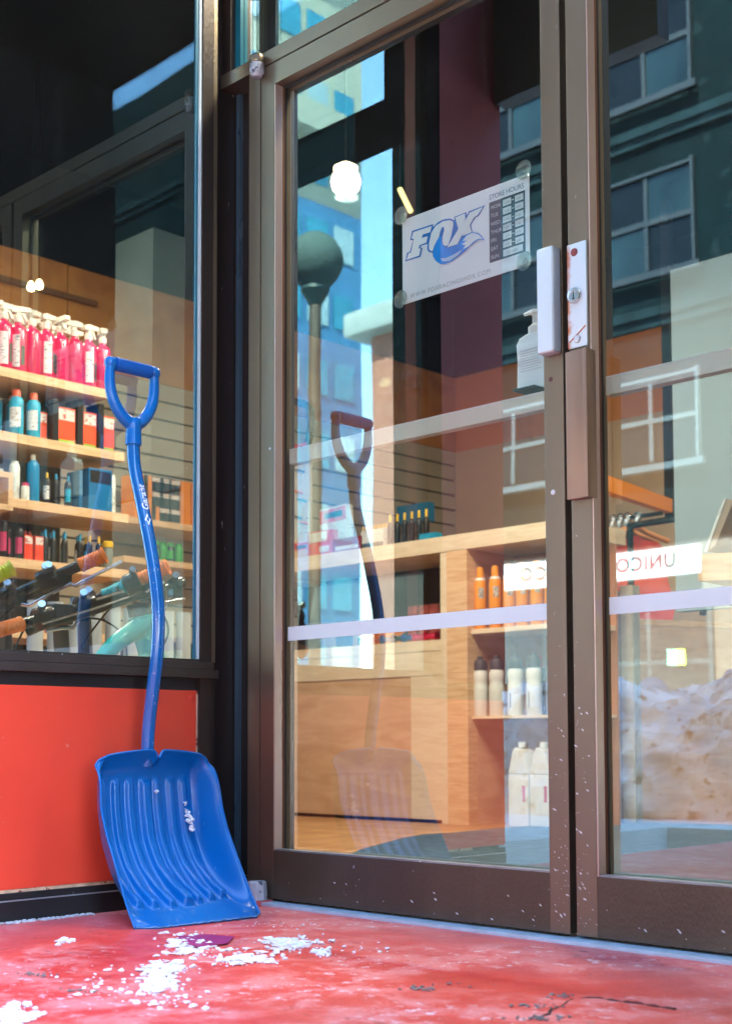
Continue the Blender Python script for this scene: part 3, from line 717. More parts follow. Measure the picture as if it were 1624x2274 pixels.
put_text('lettering', 'STORE HOURS', .0155, sq(.705, .86), (1, 0, 0), (0, 0, 1), grey, sg, bold=.0003, spacing=.94)
put_text('lettering', 'WWW.FOXRACINGSHOX.COM', .0150, sq(.065, .045), (1, 0, 0), (0, 0, 1), grey, sg, spacing=1.18)
days = ['MON', 'TUE', 'WED', 'THUR', 'FRI', 'SAT', 'SUN']
tl = MB()
for i, dname in enumerate(days):
    z = .745 - i * .0925
    put_text('lettering', dname, .0118, sq(.718, z, 1.5), (1, 0, 0), (0, 0, 1), mat('sign_pale', (0.62, 0.68, 0.72), 0.5), sg)
    if dname == 'SUN':
        tl.prism([sq(.81, z - .015, 1.5), sq(.955, z - .015, 1.5), sq(.955, z + .06, 1.5), sq(.81, z + .06, 1.5)], (0, -.0001, 0))
        put_text('lettering', 'CLOSED', .0085, sq(.835, z + .002, 3), (1, 0, 0), (0, 0, 1), grey, sg)
    else:
        for u0 in (.81, .90):
            tl.prism([sq(u0, z - .012, 1.5), sq(u0 + .062, z - .012, 1.5), sq(u0 + .062, z + .058, 1.5), sq(u0, z + .058, 1.5)], (0, -.0001, 0))
        tl.prism([sq(.878, z + .02, 1.5), sq(.892, z + .02, 1.5), sq(.892, z + .03, 1.5), sq(.878, z + .03, 1.5)], (0, -.0001, 0))
        put_text('lettering', '11:00', .0068, sq(.820, z + .006, 3), (1, 0, 0), (0, 0, 1), grey, sg)
        put_text('lettering', '6:30' if i < 5 else '5:00', .0068, sq(.912, z + .006, 3), (1, 0, 0), (0, 0, 1), grey, sg)
build('time_slips', tl, mat('slip_white', (0.76, 0.80, 0.80), 0.5), sg)
# the logo: blocky slanted letters, outlined, with a tail swooping under them
blue_l = mat('logo_blue', (0.0, 0.17, 0.55), 0.4); pale_l = mat('logo_white', (0.82, 0.87, 0.87), 0.4); mid_l = mat('logo_midblue', (0.0, 0.27, 0.82), 0.4, 0, 0.25, 18)
LOGO_BASE = [(0.026, 0.496), (0.042, 0.594), (0.065, 0.593), (0.093, 0.716), (0.068, 0.729), (0.086, 0.83), (0.264, 0.82), (0.26, 0.784), (0.297, 0.819), (0.345, 0.832), (0.397, 0.815), (0.435, 0.775), (0.433, 0.815), (0.53, 0.819), (0.531, 0.777), (0.551, 0.818), (0.676, 0.82), (0.623, 0.721), (0.601, 0.724), (0.565, 0.652), (0.579, 0.551), (0.466, 0.472), (0.372, 0.484), (0.257, 0.489), (0.228, 0.51), (0.211, 0.549), (0.215, 0.612), (0.16, 0.619), (0.153, 0.595), (0.173, 0.592), (0.155, 0.491)]
LOGO_FF = [(0.039, 0.509), (0.056, 0.577), (0.076, 0.577), (0.102, 0.73), (0.082, 0.738), (0.098, 0.808), (0.253, 0.801), (0.239, 0.737), (0.178, 0.74), (0.168, 0.704), (0.219, 0.699), (0.207, 0.63), (0.148, 0.628), (0.141, 0.591), (0.161, 0.587), (0.145, 0.509)]
LOGO_OO = [(0.252, 0.505), (0.228, 0.541), (0.228, 0.609), (0.249, 0.729), (0.288, 0.79), (0.345, 0.808), (0.397, 0.795), (0.425, 0.764), (0.427, 0.719), (0.41, 0.607), (0.386, 0.518), (0.367, 0.51), (0.344, 0.539), (0.338, 0.575), (0.339, 0.629), (0.354, 0.702), (0.352, 0.737), (0.338, 0.748), (0.323, 0.711), (0.311, 0.643), (0.282, 0.583), (0.262, 0.524)]
LOGO_XX = [(0.442, 0.802), (0.521, 0.807), (0.523, 0.723), (0.537, 0.756), (0.558, 0.798), (0.66, 0.807), (0.617, 0.731), (0.594, 0.729), (0.557, 0.656), (0.572, 0.568), (0.501, 0.561), (0.499, 0.582), (0.459, 0.489), (0.377, 0.492), (0.467, 0.658)]
LOGO_TAIL = [(0.257, 0.493), (0.272, 0.56), (0.301, 0.621), (0.335, 0.651), (0.332, 0.605), (0.341, 0.54), (0.372, 0.488), (0.419, 0.475), (0.466, 0.485), (0.503, 0.533), (0.54, 0.561), (0.582, 0.56), (0.622, 0.533), (0.649, 0.487), (0.674, 0.422), (0.626, 0.458), (0.595, 0.441), (0.558, 0.413), (0.521, 0.378), (0.474, 0.347), (0.418, 0.314), (0.362, 0.304), (0.324, 0.322), (0.286, 0.377), (0.262, 0.443)]
LOGO_TIP = [(0.503, 0.5), (0.536, 0.544), (0.577, 0.553), (0.618, 0.525), (0.647, 0.478), (0.665, 0.436), (0.627, 0.465), (0.59, 0.45), (0.553, 0.415), (0.507, 0.405), (0.526, 0.442), (0.494, 0.465), (0.54, 0.488)]
LOGO_SWEEP = [(0.324, 0.386), (0.371, 0.37), (0.442, 0.383), (0.503, 0.407), (0.465, 0.352), (0.399, 0.323), (0.348, 0.341)]
from mathutils.geometry import tessellate_polygon
def logo(name, polys, k, m_, fan=False):
    mb = MB()
    for P in polys:
        vv = [mb.bm.verts.new(sq(u, v, k)) for u, v in P]
        for t3 in tessellate_polygon([[Vector((u * SW, v * SHh, 0)) for u, v in P]]): mb.bm.faces.new([vv[i] for i in t3])
    build(name, mb, m_, sg)
logo('logo_outline', [LOGO_BASE], 1, blue_l)
logo('logo_letters', [LOGO_FF, LOGO_OO, LOGO_XX], 2.4, pale_l)
logo('logo_tail', [LOGO_TAIL], 3.8, mid_l)
logo('logo_tail_tip', [LOGO_TIP], 5.4, mat('tail_light', (0.80, 0.86, 0.90), 0.4))
logo('logo_tail_sweep', [LOGO_SWEEP], 5.4, mat('tail_sweep', (0.45, 0.62, 0.85), 0.4))  # pale sweep printed along the tail
cupm = glass_mat('cup_plastic', 0.16, (0.80, 0.82, 0.78), (1, 1, 1), 0.30, (0.75, 0.72, 0.62))
cup0 = None
for (px, py, lab) in ((889, 478, 'suction cup at the top left corner of the hours sign'), (1161, 376, 'suction cup at the top right corner of the hours sign'), (888, 664, 'suction cup at the bottom left corner of the hours sign'), (1162, 579, 'suction cup at the bottom right corner of the hours sign')):
    p = dp(px, py, 1, .041)
    if cup0 is None:
        cup0 = thing('suction_cup', 'clear ' + lab, 'suction cup', (p.x, .0412, p.z), 'suction cups holding the hours sign')
        ry = Vector((0, 1, 0)).to_track_quat('Z', 'Y').to_matrix()
        build('cup', MB().lathe([(.0215, 0), (.0205, .0012), (.014, .0035), (.008, .0045)], (0, 0, 0), 24, ry), cupm, cup0, world=False, smooth=True)
        build('knob', MB().lathe([(.0075, .0046), (.0065, .0095), (.009, .011), (.008, .0135), (0, .0138)], (0, 0, 0), 18, ry), cupm, cup0, world=False, smooth=True)
    else: dup(cup0, (p.x, .0412, p.z), 0, 'clear ' + lab)
# ================================================================== shop interior shell
XW = -3.0
kfac = (CAM.x - XW) / (CAM.x + 2.4)
YB = CAM.y + (3.71 - CAM.y) * kfac
ZK = .4 + 2.145 * kfac      # top of the varnished wood
ZS = .4 + 1.70 * kfac       # top of the slat boards
darkwall = mat('dark_wall', (0.006, 0.006, 0.007), 0.9, 0, 0.2, 2, spec=0.02)
tanwall = mat('tan_wall', (0.55, 0.38, 0.24), 0.7, 0, 0.06, 2)
orangewall = mat('orange_wall', (0.60, 0.20, 0.04), 0.65, 0, 0.08, 2)
struct(build('shop_ceiling', MB().box(XW - .3, 4.8, -1.02, YB + .3, 3.295, 3.42), darkwall))
struct(build('shop_floor', MB().box(XW, 4.5, 0.13, YB, -0.20, 0.004).box(XW, -0.10, -1.02, 0.13, -0.2, 0.004), mat('sub_floor', (0.12, 0.07, 0.04), 0.8)))
fo = bpy.data.objects['shop_floor']
k = 0
for i in range(36):
    y0 = 0.15 + i * 0.118
    x = XW + random.uniform(-.7, 0)
    while x < 1.6:
        L_ = random.uniform(1.0, 1.7); x1 = min(x + L_, 1.6)
        if x1 > XW + .05:
            build('plank', MB().box(max(x, XW) + .0008, x1 - .0008, y0 + .0008, y0 + .1168, 0.0045, 0.012 + random.uniform(0, .0006)), [wood('floor_oak', (0,) * 3, (0,) * 3), wood('floor_oak_b', (0.48, 0.25, 0.10), (0.33, 0.15, 0.06), (9, 1.5, 1))][random.random() < .4], fo, world=False)
        x = x1
bw = struct(build('shop_back_wall', MB().box(XW - .3, 4.5, YB, YB + .1, 0, ZS), tanwall))
build('upper_panel', MB().box(XW - .3, 4.5, YB + .001, YB + .1, ZS + .0005, ZK), orangewall, bw)
build('dark_top', MB().box(XW - .3, 4.5, YB + .002, YB + .1, ZK + .0005, 3.30), darkwall, bw)
lw = struct(build('shop_side_wall', MB().box(XW - .1, XW - .02, -1.02, YB, 0, 3.30), darkwall))
y = -1.0; n = 0
while y < YB - .01:
    y1 = min(y + 1.215, YB)
    build('plywood_sheet', MB().box(XW - .019, XW + .004 * (n % 2), y + .004, y1 - .004, ZS + .002, ZK), wallwood, lw, bevel=.0015)
    y = y1; n += 1
z = ZS - .0985; n = 0
slat_m = mat('slat_grey', (0.40, 0.35, 0.27), 0.6, 0, 0.05, 3)
while z > .9:
    build('slat', MB().box(XW - .019, XW, -1.0, YB - .002, z + .010, z + .0985), slat_m, lw, bevel=.002)
    z -= .0985
build('batten', MB().box(XW + .0045, XW + .03, dp(0, 620, 0, XW).y - .3, dp(210, 650, 0, XW).y, dp(205, 672, 0, XW).z - .022, dp(205, 672, 0, XW).z + .004), mat('dark_batten', (0.14, 0.06, 0.02), 0.6), lw)
struct(build('shop_right_wall', MB().box(4.5, 4.6, -1.06, YB, 0, 3.3).box(2.61, 4.5, 0.0, .1, 0, 3.3), tanwall))
struct(build('shop_street_wall', MB().box(XW - .1, -3.2, -1.06, -1.02, 0, 3.3), darkwall))

# entrance mat
matm = mat('mat_pile', (0.085, 0.125, 0.15), 0.95, 0, 0.35, 25, 0.8, 160, spec=0.1, speck=(0.45, 0.5, 0.5), speck_amt=0.70, speck_scale=120)
mp = [dp(px, py, 2, .02) for px, py in ((754, 1909), (800, 1887), (891, 1862), (940, 1853), (1011, 1849), (1100, 1840), (1216, 1832), (1340, 1823))]
pts = [(p.x, p.y, .0135) for p in mp] + [(.2, 3.4, .0135), (1.6, 3.2, .0135), (2.2, .14, .0135), (-.2, .14, .0135)]
o = build('entrance_mat', MB().prism(pts, (0, 0, .008)), matm); tag(o, 'blue grey entrance mat with a curled edge behind the doors', 'mat')

# ================================================================== lamps
lampglass = mat('lamp_glow', (1, .9, .75), 0.4, emit=(1.0, .84, .62, .22))
lamprim = mat('lamp_rim', (.9, .75, .55), 0.4, emit=(1.0, .72, .45, .25))
def lamp(px, py, z, r, label, power, group=None, proto=None):
    p = dp(px, py, 2, z) if px is not None else Vector(py)
    t = thing('ceiling_lamp', label, 'ceiling lamp', p, 'round ceiling lamps in the shop')
    build('rim', MB().lathe([(r * .8, .001), (r * .8, .012), (r * .3, .03), (0, .03)], (0, 0, 0), 28), lamprim, t, world=False, smooth=True)
    build('bowl', MB().lathe([(r * .5, .0), (r * .88, -r * .3), (r * 1.0, -r * .75), (r * .88, -r * 1.25), (r * .5, -r * 1.6), (0, -r * 1.72)], (0, 0, 0), 28), lampglass, t, world=False, smooth=True)
    build('stem', MB().cyl((0, 0, 0.0005), (0, 0, 3.30 - p.z), .004), flatblack, t, world=False)
    ld = bpy.data.lights.new('lamp_light', 'AREA'); ld.shape = 'DISK'; ld.size = r * 1.6; ld.energy = power; ld.color = (1.0, .84, .66)
    lo = bpy.data.objects.new('lamp_light', ld); COL.objects.link(lo); lo.location = (p.x, p.y, p.z - r * 1.8)
    return t
LP = 2.1
lamp(767, 378, 2.62, .060, 'lit round ceiling lamp seen through the upper left of the door glass', LP)
for (x, y, lab) in ((-.6, .2, 'unseen added ceiling lamp over the bicycle display'), (.6, .4, 'unseen added ceiling lamp just inside the doors'), (0.0, .95, 'unseen added ceiling lamp between the doors and the counter'), (0.0, 3.3, 'unseen added ceiling lamp over the clothes rail'), (2.4, .4, 'unseen added ceiling lamp before the white stand-in block'), (-2.4, .1, 'unseen added ceiling lamp over the shelf wall')):  # six lamps added out of view to brighten the shop
    lamp(None, (x, y, 3.15), 3.15, .105, lab, LP)
bulbm = mat('bulb_glow', (1, .85, .55), 0.3, emit=(1.0, .66, .28, 1.2))
for i, (px, py) in enumerate(((69, 636), (87, 632))):
    p = dp(px, py, 0, -2.2)
    t = thing('pendant_bulb', ['left', 'right'][i] + ' of the two small warm bulbs glowing above the spray bottles', 'light bulb', p, 'pair of glowing bulbs')
    build('glass', MB().lathe([(0, -.022), (.014, -.016), (.018, -.003), (.013, .012), (.007, .022), (0, .024)], (0, 0, 0), 14), bulbm, t, world=False, smooth=True)
    build('cord', MB().cyl((0, 0, .0242), (0, 0, 3.3 - p.z), .001), flatblack, t, world=False)
# slim yellow lamp right above the sign
p = dp(899, 444, 1, 2.4)
t = thing('track_lamp', 'slim tilted yellow lamp glowing above the left end of the hours sign', 'lamp', p)
d = Vector((.035, 0.0, -.065))
build('tube', MB().cyl(-d, d, .0125, seg=14), mat('yellow_glow', (1, .9, .4), .4, emit=(1.0, .78, .28, .14)), t, world=False, smooth=True)
build('cord', MB().cyl(-d * 1.01, (-.03, 0, 3.3 - p.z), .003), black, t, world=False)

# ================================================================== shelf unit seen through the side window
XS = -1.75
shelf = thing('product_shelf', 'pine shelving unit crowded with bike care products', 'shelf', (XS - .15, .3, 0))
shelves = []
for (px, py, yend) in ((0, 812, 240), (0, 955, 277), (30, 1105, 286), (0, 1235, 286)):
    p = dp(px, py, 0, XS); ye = dp(yend, py, 0, XS).y
    build('board', MB().box(XS - .30, XS, p.y - .9, ye, p.z - .036, p.z), shelfwood, shelf, bevel=.002)
    shelves.append(p.z)
S1, S2, S3, S4 = shelves
build('board', MB().box(XS - .30, XS, -.6, .88, S4 - .30, S4 - .265), shelfwood, shelf, bevel=.002)
build('upright', MB().box(XS - .29, XS - .26, -.62, -.585, 0, 2.3), black, shelf)
build('upright', MB().box(XS - .29, XS - .26, .26, .29, .3, S1 - .037), black, shelf)
build('back_panel', MB().box(XS - .32, XS - .305, -.6, .80, .3, S1 - .04), mat('shelf_back', (0.03, 0.024, 0.02), .8), shelf)
def shy(px, z=None, x=XS): return dp(px, 900, 0, x).y

pink = mat('pink_liquid', (0.70, 0.015, 0.12), 0.22, 0, 0.15, 12, spec=.7)
cream = mat('cream_plastic', (0.80, 0.80, 0.70), 0.45)
lab_w = mat('label_white', (0.75, 0.74, 0.74), 0.5, 0, 0.08, 40, speck=(0.16, 0.16, 0.20), speck_amt=0.58, speck_scale=60, stretch=(1, 1, 3.5))
lab_d = mat('label_dark', (0.05, 0.08, 0.06), 0.5, 0, 0.5, 60)
def spray_bottle(label):
    t = thing('spray_bottle', label, 'spray bottle', (0, 0, 0), 'pink spray bottles on the top shelf')
    build('bottle', MB().lathe([(.030, 0), (.033, .004), (.033, .165), (.029, .180), (.014, .192), (.013, .205), (0, .205)], (0, 0, 0), 20), pink, t, world=False, smooth=True)
    build('label', MB().grid(lambda u, v: Vector((.0335 * math.cos(-1.1 + u * 1.0), .0335 * math.sin(-1.1 + u * 1.0), .020 + v * .125)), 8, 1), lab_w, t, world=False, smooth=True)
    build('label', MB().grid(lambda u, v: Vector((.0335 * math.cos(.05 + u * .5), .0335 * math.sin(.05 + u * .5), .030 + v * .075)), 5, 1), lab_d, t, world=False, smooth=True)
    build('trigger_head', MB().lathe([(.015, .200), (.016, .205), (.016, .222), (.010, .228), (0, .228)], (0, 0, 0), 14).prism([(-.012, -.030, .236), (-.012, .046, .246), (-.012, .046, .262), (-.012, -.010, .262), (-.012, -.034, .252)], (.024, 0, 0)).prism([(-.007, .010, .239), (-.007, .030, .208), (-.007, .036, .210), (-.007, .022, .243)], (.014, 0, 0)).box(-.009, .009, -.009, .009, .228, .240), cream, t, world=False)
    return t
sp0 = None
for i in range(9):
    yy = shy(-8 + i * 31.5); c = (XS - .055, yy, S1 + .0005)
    lab = 'pink spray bottle with cream trigger, ' + ORD[i] + ' from left, front of the top shelf'
    if sp0 is None: sp0 = spray_bottle(lab); sp0.location = c; sp0.rotation_euler.z = -.4
    else: dup(sp0, c, [-.4, .1, -.2, 1.9, .3, -1.5, 2.6, .2, 1.2][i], lab)
for i in range(7):
    dup(sp0, (XS - .155, shy(10 + i * 33), S1 + .0005), [2.1, .3, 1.2, -.5, .9, 2.8, .1][i], 'pink spray bottle, ' + ORD[i] + ' from the left, back row of the top shelf')

def can(name, label, cat, r, h, body, cap, caph, capr, x, y, z, group=None, band=None, neck=True):
    t = thing(name, label, cat, (x, y, z), group)
    build('body', MB().lathe([(r * .92, 0), (r, .004), (r, h * .86), (r * .9, h * .93), (r * .5, h), (0, h)] if neck else [(r, 0), (r, h), (0, h)], (0, 0, 0), 18), body, t, world=False, smooth=True)
    build('cap', MB().lathe([(capr, h * .94), (capr, h * .94 + caph * .85), (capr * .8, h * .94 + caph), (0, h * .94 + caph)], (0, 0, 0), 16), cap, t, world=False, smooth=True)
    if band: build('label', MB().grid(lambda u, v: Vector((r * 1.012 * math.cos(-1.6 + u * 1.7), r * 1.012 * math.sin(-1.6 + u * 1.7), h * (.2 + v * .5))), 8, 1), band, t, world=False, smooth=True)
    return t
def carton(name, label, cat, x, y, z, dx, dy, dz, m, group=None, face=None, face2=None, rz=0):
    t = thing(name, label, cat, (x, y, z), group); t.rotation_euler.z = rz
    build('box', MB().box(-dx / 2, dx / 2, -dy / 2, dy / 2, 0, dz), m, t, bevel=.0012, world=False)
    if face: build('print', MB().box(dx / 2 + .0002, dx / 2 + .0008, -dy * .45, dy * .45, dz * .66, dz * .95), face, t, world=False)
    if face2: build('print', MB().box(dx / 2 + .0002, dx / 2 + .0008, -dy * .45, dy * .45, dz * .06, dz * .14), face2, t, world=False)
    return t
cyan = mat('cyan_can', (0.02, 0.36, 0.55), .35, 0, .35, 18); orcap = mat('orange_red_cap', (0.75, 0.12, 0.06), .4)
blackp = mat('black_bottle', (0.014, 0.014, 0.016), .3); yel = mat('yellow_tip', (0.80, 0.50, 0.03), .4); cyt = mat('cyan_tip', (0.01, 0.26, 0.45), .4)
redbox = mat('red_orange_box', (0.74, 0.07, 0.015), .45, 0, .12, 14); whitepr = mat('white_print_box', (0.70, 0.66, 0.62), .5, 0, .2, 50, speck=(0.5, 0.05, 0.03), speck_amt=.56, speck_scale=50, stretch=(1, 1, 3)); green = mat('green_stripe', (0.25, 0.45, 0.03), .5)
bluecan = mat('blue_can', (0.0, 0.22, 0.46), .3, 0, .08, 8); whitecan = mat('white_can', (0.66, 0.70, 0.66), .4, 0, .25, 40); pinkl = mat('pink_label', (0.55, 0.03, 0.12), .5)
redcan = mat('red_tube', (0.72, 0.06, 0.03), .4, 0, .2, 30); greybot = mat('grey_bottle', (0.22, 0.26, 0.24), .4)
for i, (px, dx_) in enumerate(((32, .14), (52, .05), (72, .14), (90, .05))):
    can('spray_can', 'cyan bottle with red cap, ' + ORD[i] + ' from the left on the second shelf', 'bottle', .027, .155, cyan, orcap, .035, .016, XS - dx_, shy(px), S2 + .0004, 'cyan bottles with red caps', lab_w if i % 2 else None)
for i, (px, w) in enumerate(((113, .055), (163, .085), (216, .062), (257, .055))):
    carton('product_box', 'red and white carton, ' + ORD[i] + ' from the left on the second shelf', 'carton', XS - .10 - .02 * (i == 0), shy(px), S2 + .0004, .10, w, .150 - .03 * (i == 0), redbox, 'red cartons on the second shelf', whitepr, green)
for i, px in enumerate((137, 192, 238)):
    carton('black_case', 'narrow black case, ' + ORD[i] + ' from the left between the red cartons', 'case', XS - .085, shy(px), S2 + .0004, .09, .026, .172 + .02 * (i > 0), blackp, 'black cases between the red cartons')
carton('black_case', 'wide black case standing behind the red cartons', 'case', XS - .23, shy(175), S2 + .0004, .05, .38, .19, blackp)
can('white_tube', 'white tube standing left of the tall blue bottle', 'tube', .020, .150, whitecan, whitecan, .012, .014, XS - .06, shy(53), S3 + .0004)
can('white_tube', 'white tube at the left end of the third shelf', 'tube', .018, .120, whitecan, whitecan, .012, .012, XS - .10, shy(33), S3 + .0004)
can('small_can', 'short white can with a red cap before the blue bottle', 'can', .016, .060, whitecan, pinkl, .012, .013, XS - .03, shy(68), S3 + .0004)
can('blue_bottle', 'tall blue bottle with a white nozzle on the third shelf', 'bottle', .024, .165, bluecan, cream, .032, .010, XS - .05, shy(91), S3 + .0004)
can('blue_bottle', 'blue bottle half hidden behind the tall one', 'bottle', .022, .145, bluecan, greybot, .030, .009, XS - .14, shy(74), S3 + .0004)
for i, (px, tip) in enumerate(((112, yel), (122, yel), (133, cyt), (142, cyt), (156, cyt), (169, cyt), (182, cyt))):
    can('oil_bottle', 'small black oil bottle with ' + ('yellow' if tip is yel else 'cyan') + ' tip, ' + ORD[i] + ' from the left on the third shelf', 'bottle', .015, .105, blackp, tip, .028, .0052, XS - (.05 if i % 2 else .09), shy(px), S3 + .0004, 'oil bottles on the third shelf', [None, lab_w, cyan][i % 3])
carton('blue_box', 'large blue carton on the third shelf', 'carton', XS - .07, shy(233), S3 + .0004, .09, .110, .170, mat('blue_box', (0.0, 0.14, 0.34), .4, 0, .1, 8), None, blackp)
carton('blue_box', 'thin blue carton left of the large one', 'carton', XS - .10, shy(199), S3 + .0004, .09, .016, .160, mat('blue_box', (0,) * 3), None)
can('white_tube', 'white canister at the right end of the third shelf', 'tube', .017, .165, whitecan, whitecan, .008, .014, XS - .06, shy(268), S3 + .0004)
for i, px in enumerate((3, 16, 31, 49, 66)):
    can('dark_can', 'black can with pink label, ' + ORD[i] + ' from the left on the fourth shelf', 'can', .017, .145 - .02 * (i > 2), blackp, blackp, .01, .012, XS - .06 - .03 * (i % 2), shy(px), S4 + .0004, 'black cans with pink labels', pinkl)
for i, px in enumerate((80, 104)):
    carton('red_sachet', ['left', 'right'][i] + ' red and white sachet on the fourth shelf', 'sachet', XS - .05, shy(px), S4 + .0004, .02, .036, .10, redcan, 'red sachets', whitepr)
cols = [orcap] * 4 + [cyt] * 8 + [yel] * 3
pxs = [84, 92, 100, 110, 120, 128, 138, 147, 163, 176, 197, 207, 218, 226, 238]
for i, (px, tip) in enumerate(zip(pxs, cols)):
    can('oil_bottle', 'small black bottle with ' + ('red' if tip is orcap else 'cyan' if tip is cyt else 'yellow') + ' tip, ' + ORD[i] + ' from the left on the fourth shelf', 'bottle', .012, .102, blackp, tip, .034, .0060, XS - (.13 if tip is orcap else .05 + .05 * (i % 2)), shy(px), S4 + .0004, 'tipped bottles on the fourth shelf', [None, cyan, None, lab_w][i % 4])
can('yellow_top_bottle', 'grey bottle with a broad yellow cap at the right end of the fourth shelf', 'bottle', .020, .095, greybot, yel, .024, .022, XS - .05, shy(258), S4 + .0004)
# wooden crate at the far left
p = dp(30, 1050, 0, -1.45); q = dp(0, 1130, 0, -1.45)
cr = thing('wooden_crate', 'open pale wooden crate corner at the left of the shelves', 'crate', (-1.55, p.y - .25, q.z))
build('top', MB().box(-1.65, -1.45, p.y - .5, p.y, p.z - .02, p.z), shelfwood, cr, bevel=.001)
build('bottom', MB().box(-1.65, -1.45, p.y - .5, p.y - .0195, q.z, q.z + .02), shelfwood, cr, bevel=.001)
build('side', MB().box(-1.65, -1.45, p.y - .019, p.y, q.z, p.z - .0203), shelfwood, cr, bevel=.001)
build('back', MB().box(-1.648, -1.64, p.y - .49, p.y - .02, q.z + .0203, p.z - .0203), plywood, cr)
build('bracket', MB().box(-1.76, -1.6505, p.y - .3, p.y - .2, q.z + .02, q.z + .05), black, cr)

# second shelf group farther right, on the slat wall
XR = -2.72
sr = thing('wall_shelf', 'pair of pine shelves hung on the slat wall', 'shelf', (XR - .12, 1.3, 1.2))
wz = []
for (px, py) in ((300, 1148), (300, 1236)):
    a = dp(px, py, 0, XR); wz.append(a.z)
    build('board', MB().box(XW + .001, XR, dp(275, py, 0, XR).y, dp(275, py, 0, XR).y + 1.6, a.z - .032, a.z), shelfwood, sr, bevel=.002)
orb = mat('orange_box', (0.80, 0.24, 0.01), .5, 0, .1, 20)
n = 0
for row in range(3):
    for i, px in enumerate((325, 343, 361, 378, 398, 420, 450)):
        m_ = orb if (i in (0, 1, 5, 6) or (row == 0 and i < 3)) else blackp
        carton('small_box', ('orange' if m_ is orb else 'black') + ' carton, ' + ORD[i] + ' from the left in the ' + ['bottom', 'middle', 'top'][row] + ' row on the slat wall shelf', 'carton', XR - .10, dp(px, 1100, 0, XR).y, wz[0] + .0004 + row * .0762, .12, .078, .076, m_, 'cartons stacked on the slat wall shelf', None if m_ is orb else whitepr)
grn = mat('green_jar', (0.03, 0.36, 0.05), .4, 0, .3, 40)
for i, px in enumerate((362, 377, 394, 412)):
    can('green_jar', 'green and black jar, ' + ORD[i] + ' from the left on the lower slat wall shelf', 'jar', .024, .085, blackp if i % 2 == 0 else grn, grn, .02, .018, XR - .06, dp(px, 1200, 0, XR).y, wz[1] + .0004, 'green jars', grn)

# ================================================================== bicycles crowded behind the side window
orgrip = mat('orange_rubber', (0.95, 0.20, 0.01), .5, 0, .06, 20); tqgrip = mat('turquoise_rubber', (0.01, 0.38, 0.42), .5); ylgrip = mat('yellow_rubber', (0.72, 0.70, 0.02), .5)
tubeblk = mat('bar_black', (0.016, 0.018, 0.020), .25, .3, .2, 20, spec=.7); chrome = mat('chrome', (0,) * 3)
tqframe = mat('turquoise_frame', (0.01, 0.56, 0.44), .3, 0, .04, 6, coat=.5)
def bar(label, xp, ax, a, b, rad=.017, grips=(), lever=None, clampf=None, stem=None, group='handlebars of the display bicycles'):
    pa = dp(a[0], a[1], 0, xp); pb_2 = dp(b[0], b[1], 0, ax)
    t = thing('handlebar', label, 'handlebar', pa, group)
    n_ = (pb_2 - pa); mid = (pa + pb_2) / 2
    build('tube', MB().tube([pa, pa + n_ * .33 + Vector((0, 0, -.003)), pa + n_ * .66, pb_2], rad * .85, 16), tubeblk, t, smooth=True)
    for (f0, f1, m_) in grips:
        g0, g1 = pa + n_ * f0, pa + n_ * f1; dd = (g1 - g0); ln = dd.length
        pr = [(rad * 1.05, 0), (rad * 1.15, ln * .02)]
        for q_ in range(1, 9): pr += [(rad * 1.12, ln * q_ / 10), (rad * 1.02, ln * (q_ + .5) / 10)]
        pr += [(rad * 1.2, ln * .95), (rad * 1.35, ln * .975), (rad * 1.35, ln), (0, ln)]
        build('grip', MB().lathe(pr, g0, 18, dd.to_track_quat('Z', 'Y').to_matrix()), m_, t, smooth=True)
    for f in (clampf or ()):
        c = pa + n_ * f; dd = n_.normalized()
        build('clamp', MB().cyl(c - dd * .022, c + dd * .022, rad * 1.7, seg=18), tubeblk, t, bevel=.002, smooth=True)
        build('bolt_cap', MB().cyl(c + Vector((.01, -.012, rad * 1.4)), c + Vector((.026, -.022, rad * 1.9)), .010, seg=12), chrome, t, smooth=True)
    if lever:
        for f, ln in lever:
            c = pa + n_ * f; dd = n_.normalized()
            build('brake_lever', MB().tube([c + Vector((0, 0, -.03)), c + dd * .03 + Vector((.01, 0, -.048)), c + dd * ln * .6 + Vector((.014, 0, -.040)), c + dd * ln + Vector((.014, 0, -.036))], [.006, .0055, .0045, .005], 10), chrome, t, smooth=True)
            build('lever_mount', MB().box(c.x - .014, c.x + .014, c.y - .018, c.y + .018, c.z - .038, c.z + .004), tubeblk, t, bevel=.004)
            build('cable', MB().tube(catmull([c + Vector((0, 0, -.03)), c - dd * .06 + Vector((.02, 0, -.05)), c - dd * .13 + Vector((.02, 0, -.11)), c - dd * .16 + Vector((.0, 0, -.20))], 5), .0028, 8), tubeblk, t, smooth=True)
    if stem is not None:
        c = pa + n_ * stem
        build('stem', MB().cyl(c + Vector((0, 0, .01)), c + Vector((-.06, .05, -.13)), .021, seg=18).box(c.x - .022, c.x + .022, c.y - .028, c.y + .028, c.z - .03, c.z + .022), mat('stem_grey', (0.06, 0.07, 0.075), .35, .2), t, bevel=.003)
        build('head_tube', MB().cyl(c + Vector((-.06, .05, -.132)), c + Vector((-.11, .08, -.33)), .024, seg=18), tubeblk, t, smooth=True)
    return t
bar('handlebar with a bright orange grip pointing up in the middle of the window', -.55, -.28, (-70, 1362), (232, 1232), .0175, [(.82, 1.0, orgrip)], [(.70, .16), (.36, .15)], (.60, .58, .30), .24)
bar('handlebar with turquoise collar and orange grip behind the shovel shaft', -.62, -.30, (60, 1402), (372, 1258), .0175, [(.55, .70, tqgrip), (.80, 1.0, orgrip)], [(.66, .13)], (.45, .76), .40)
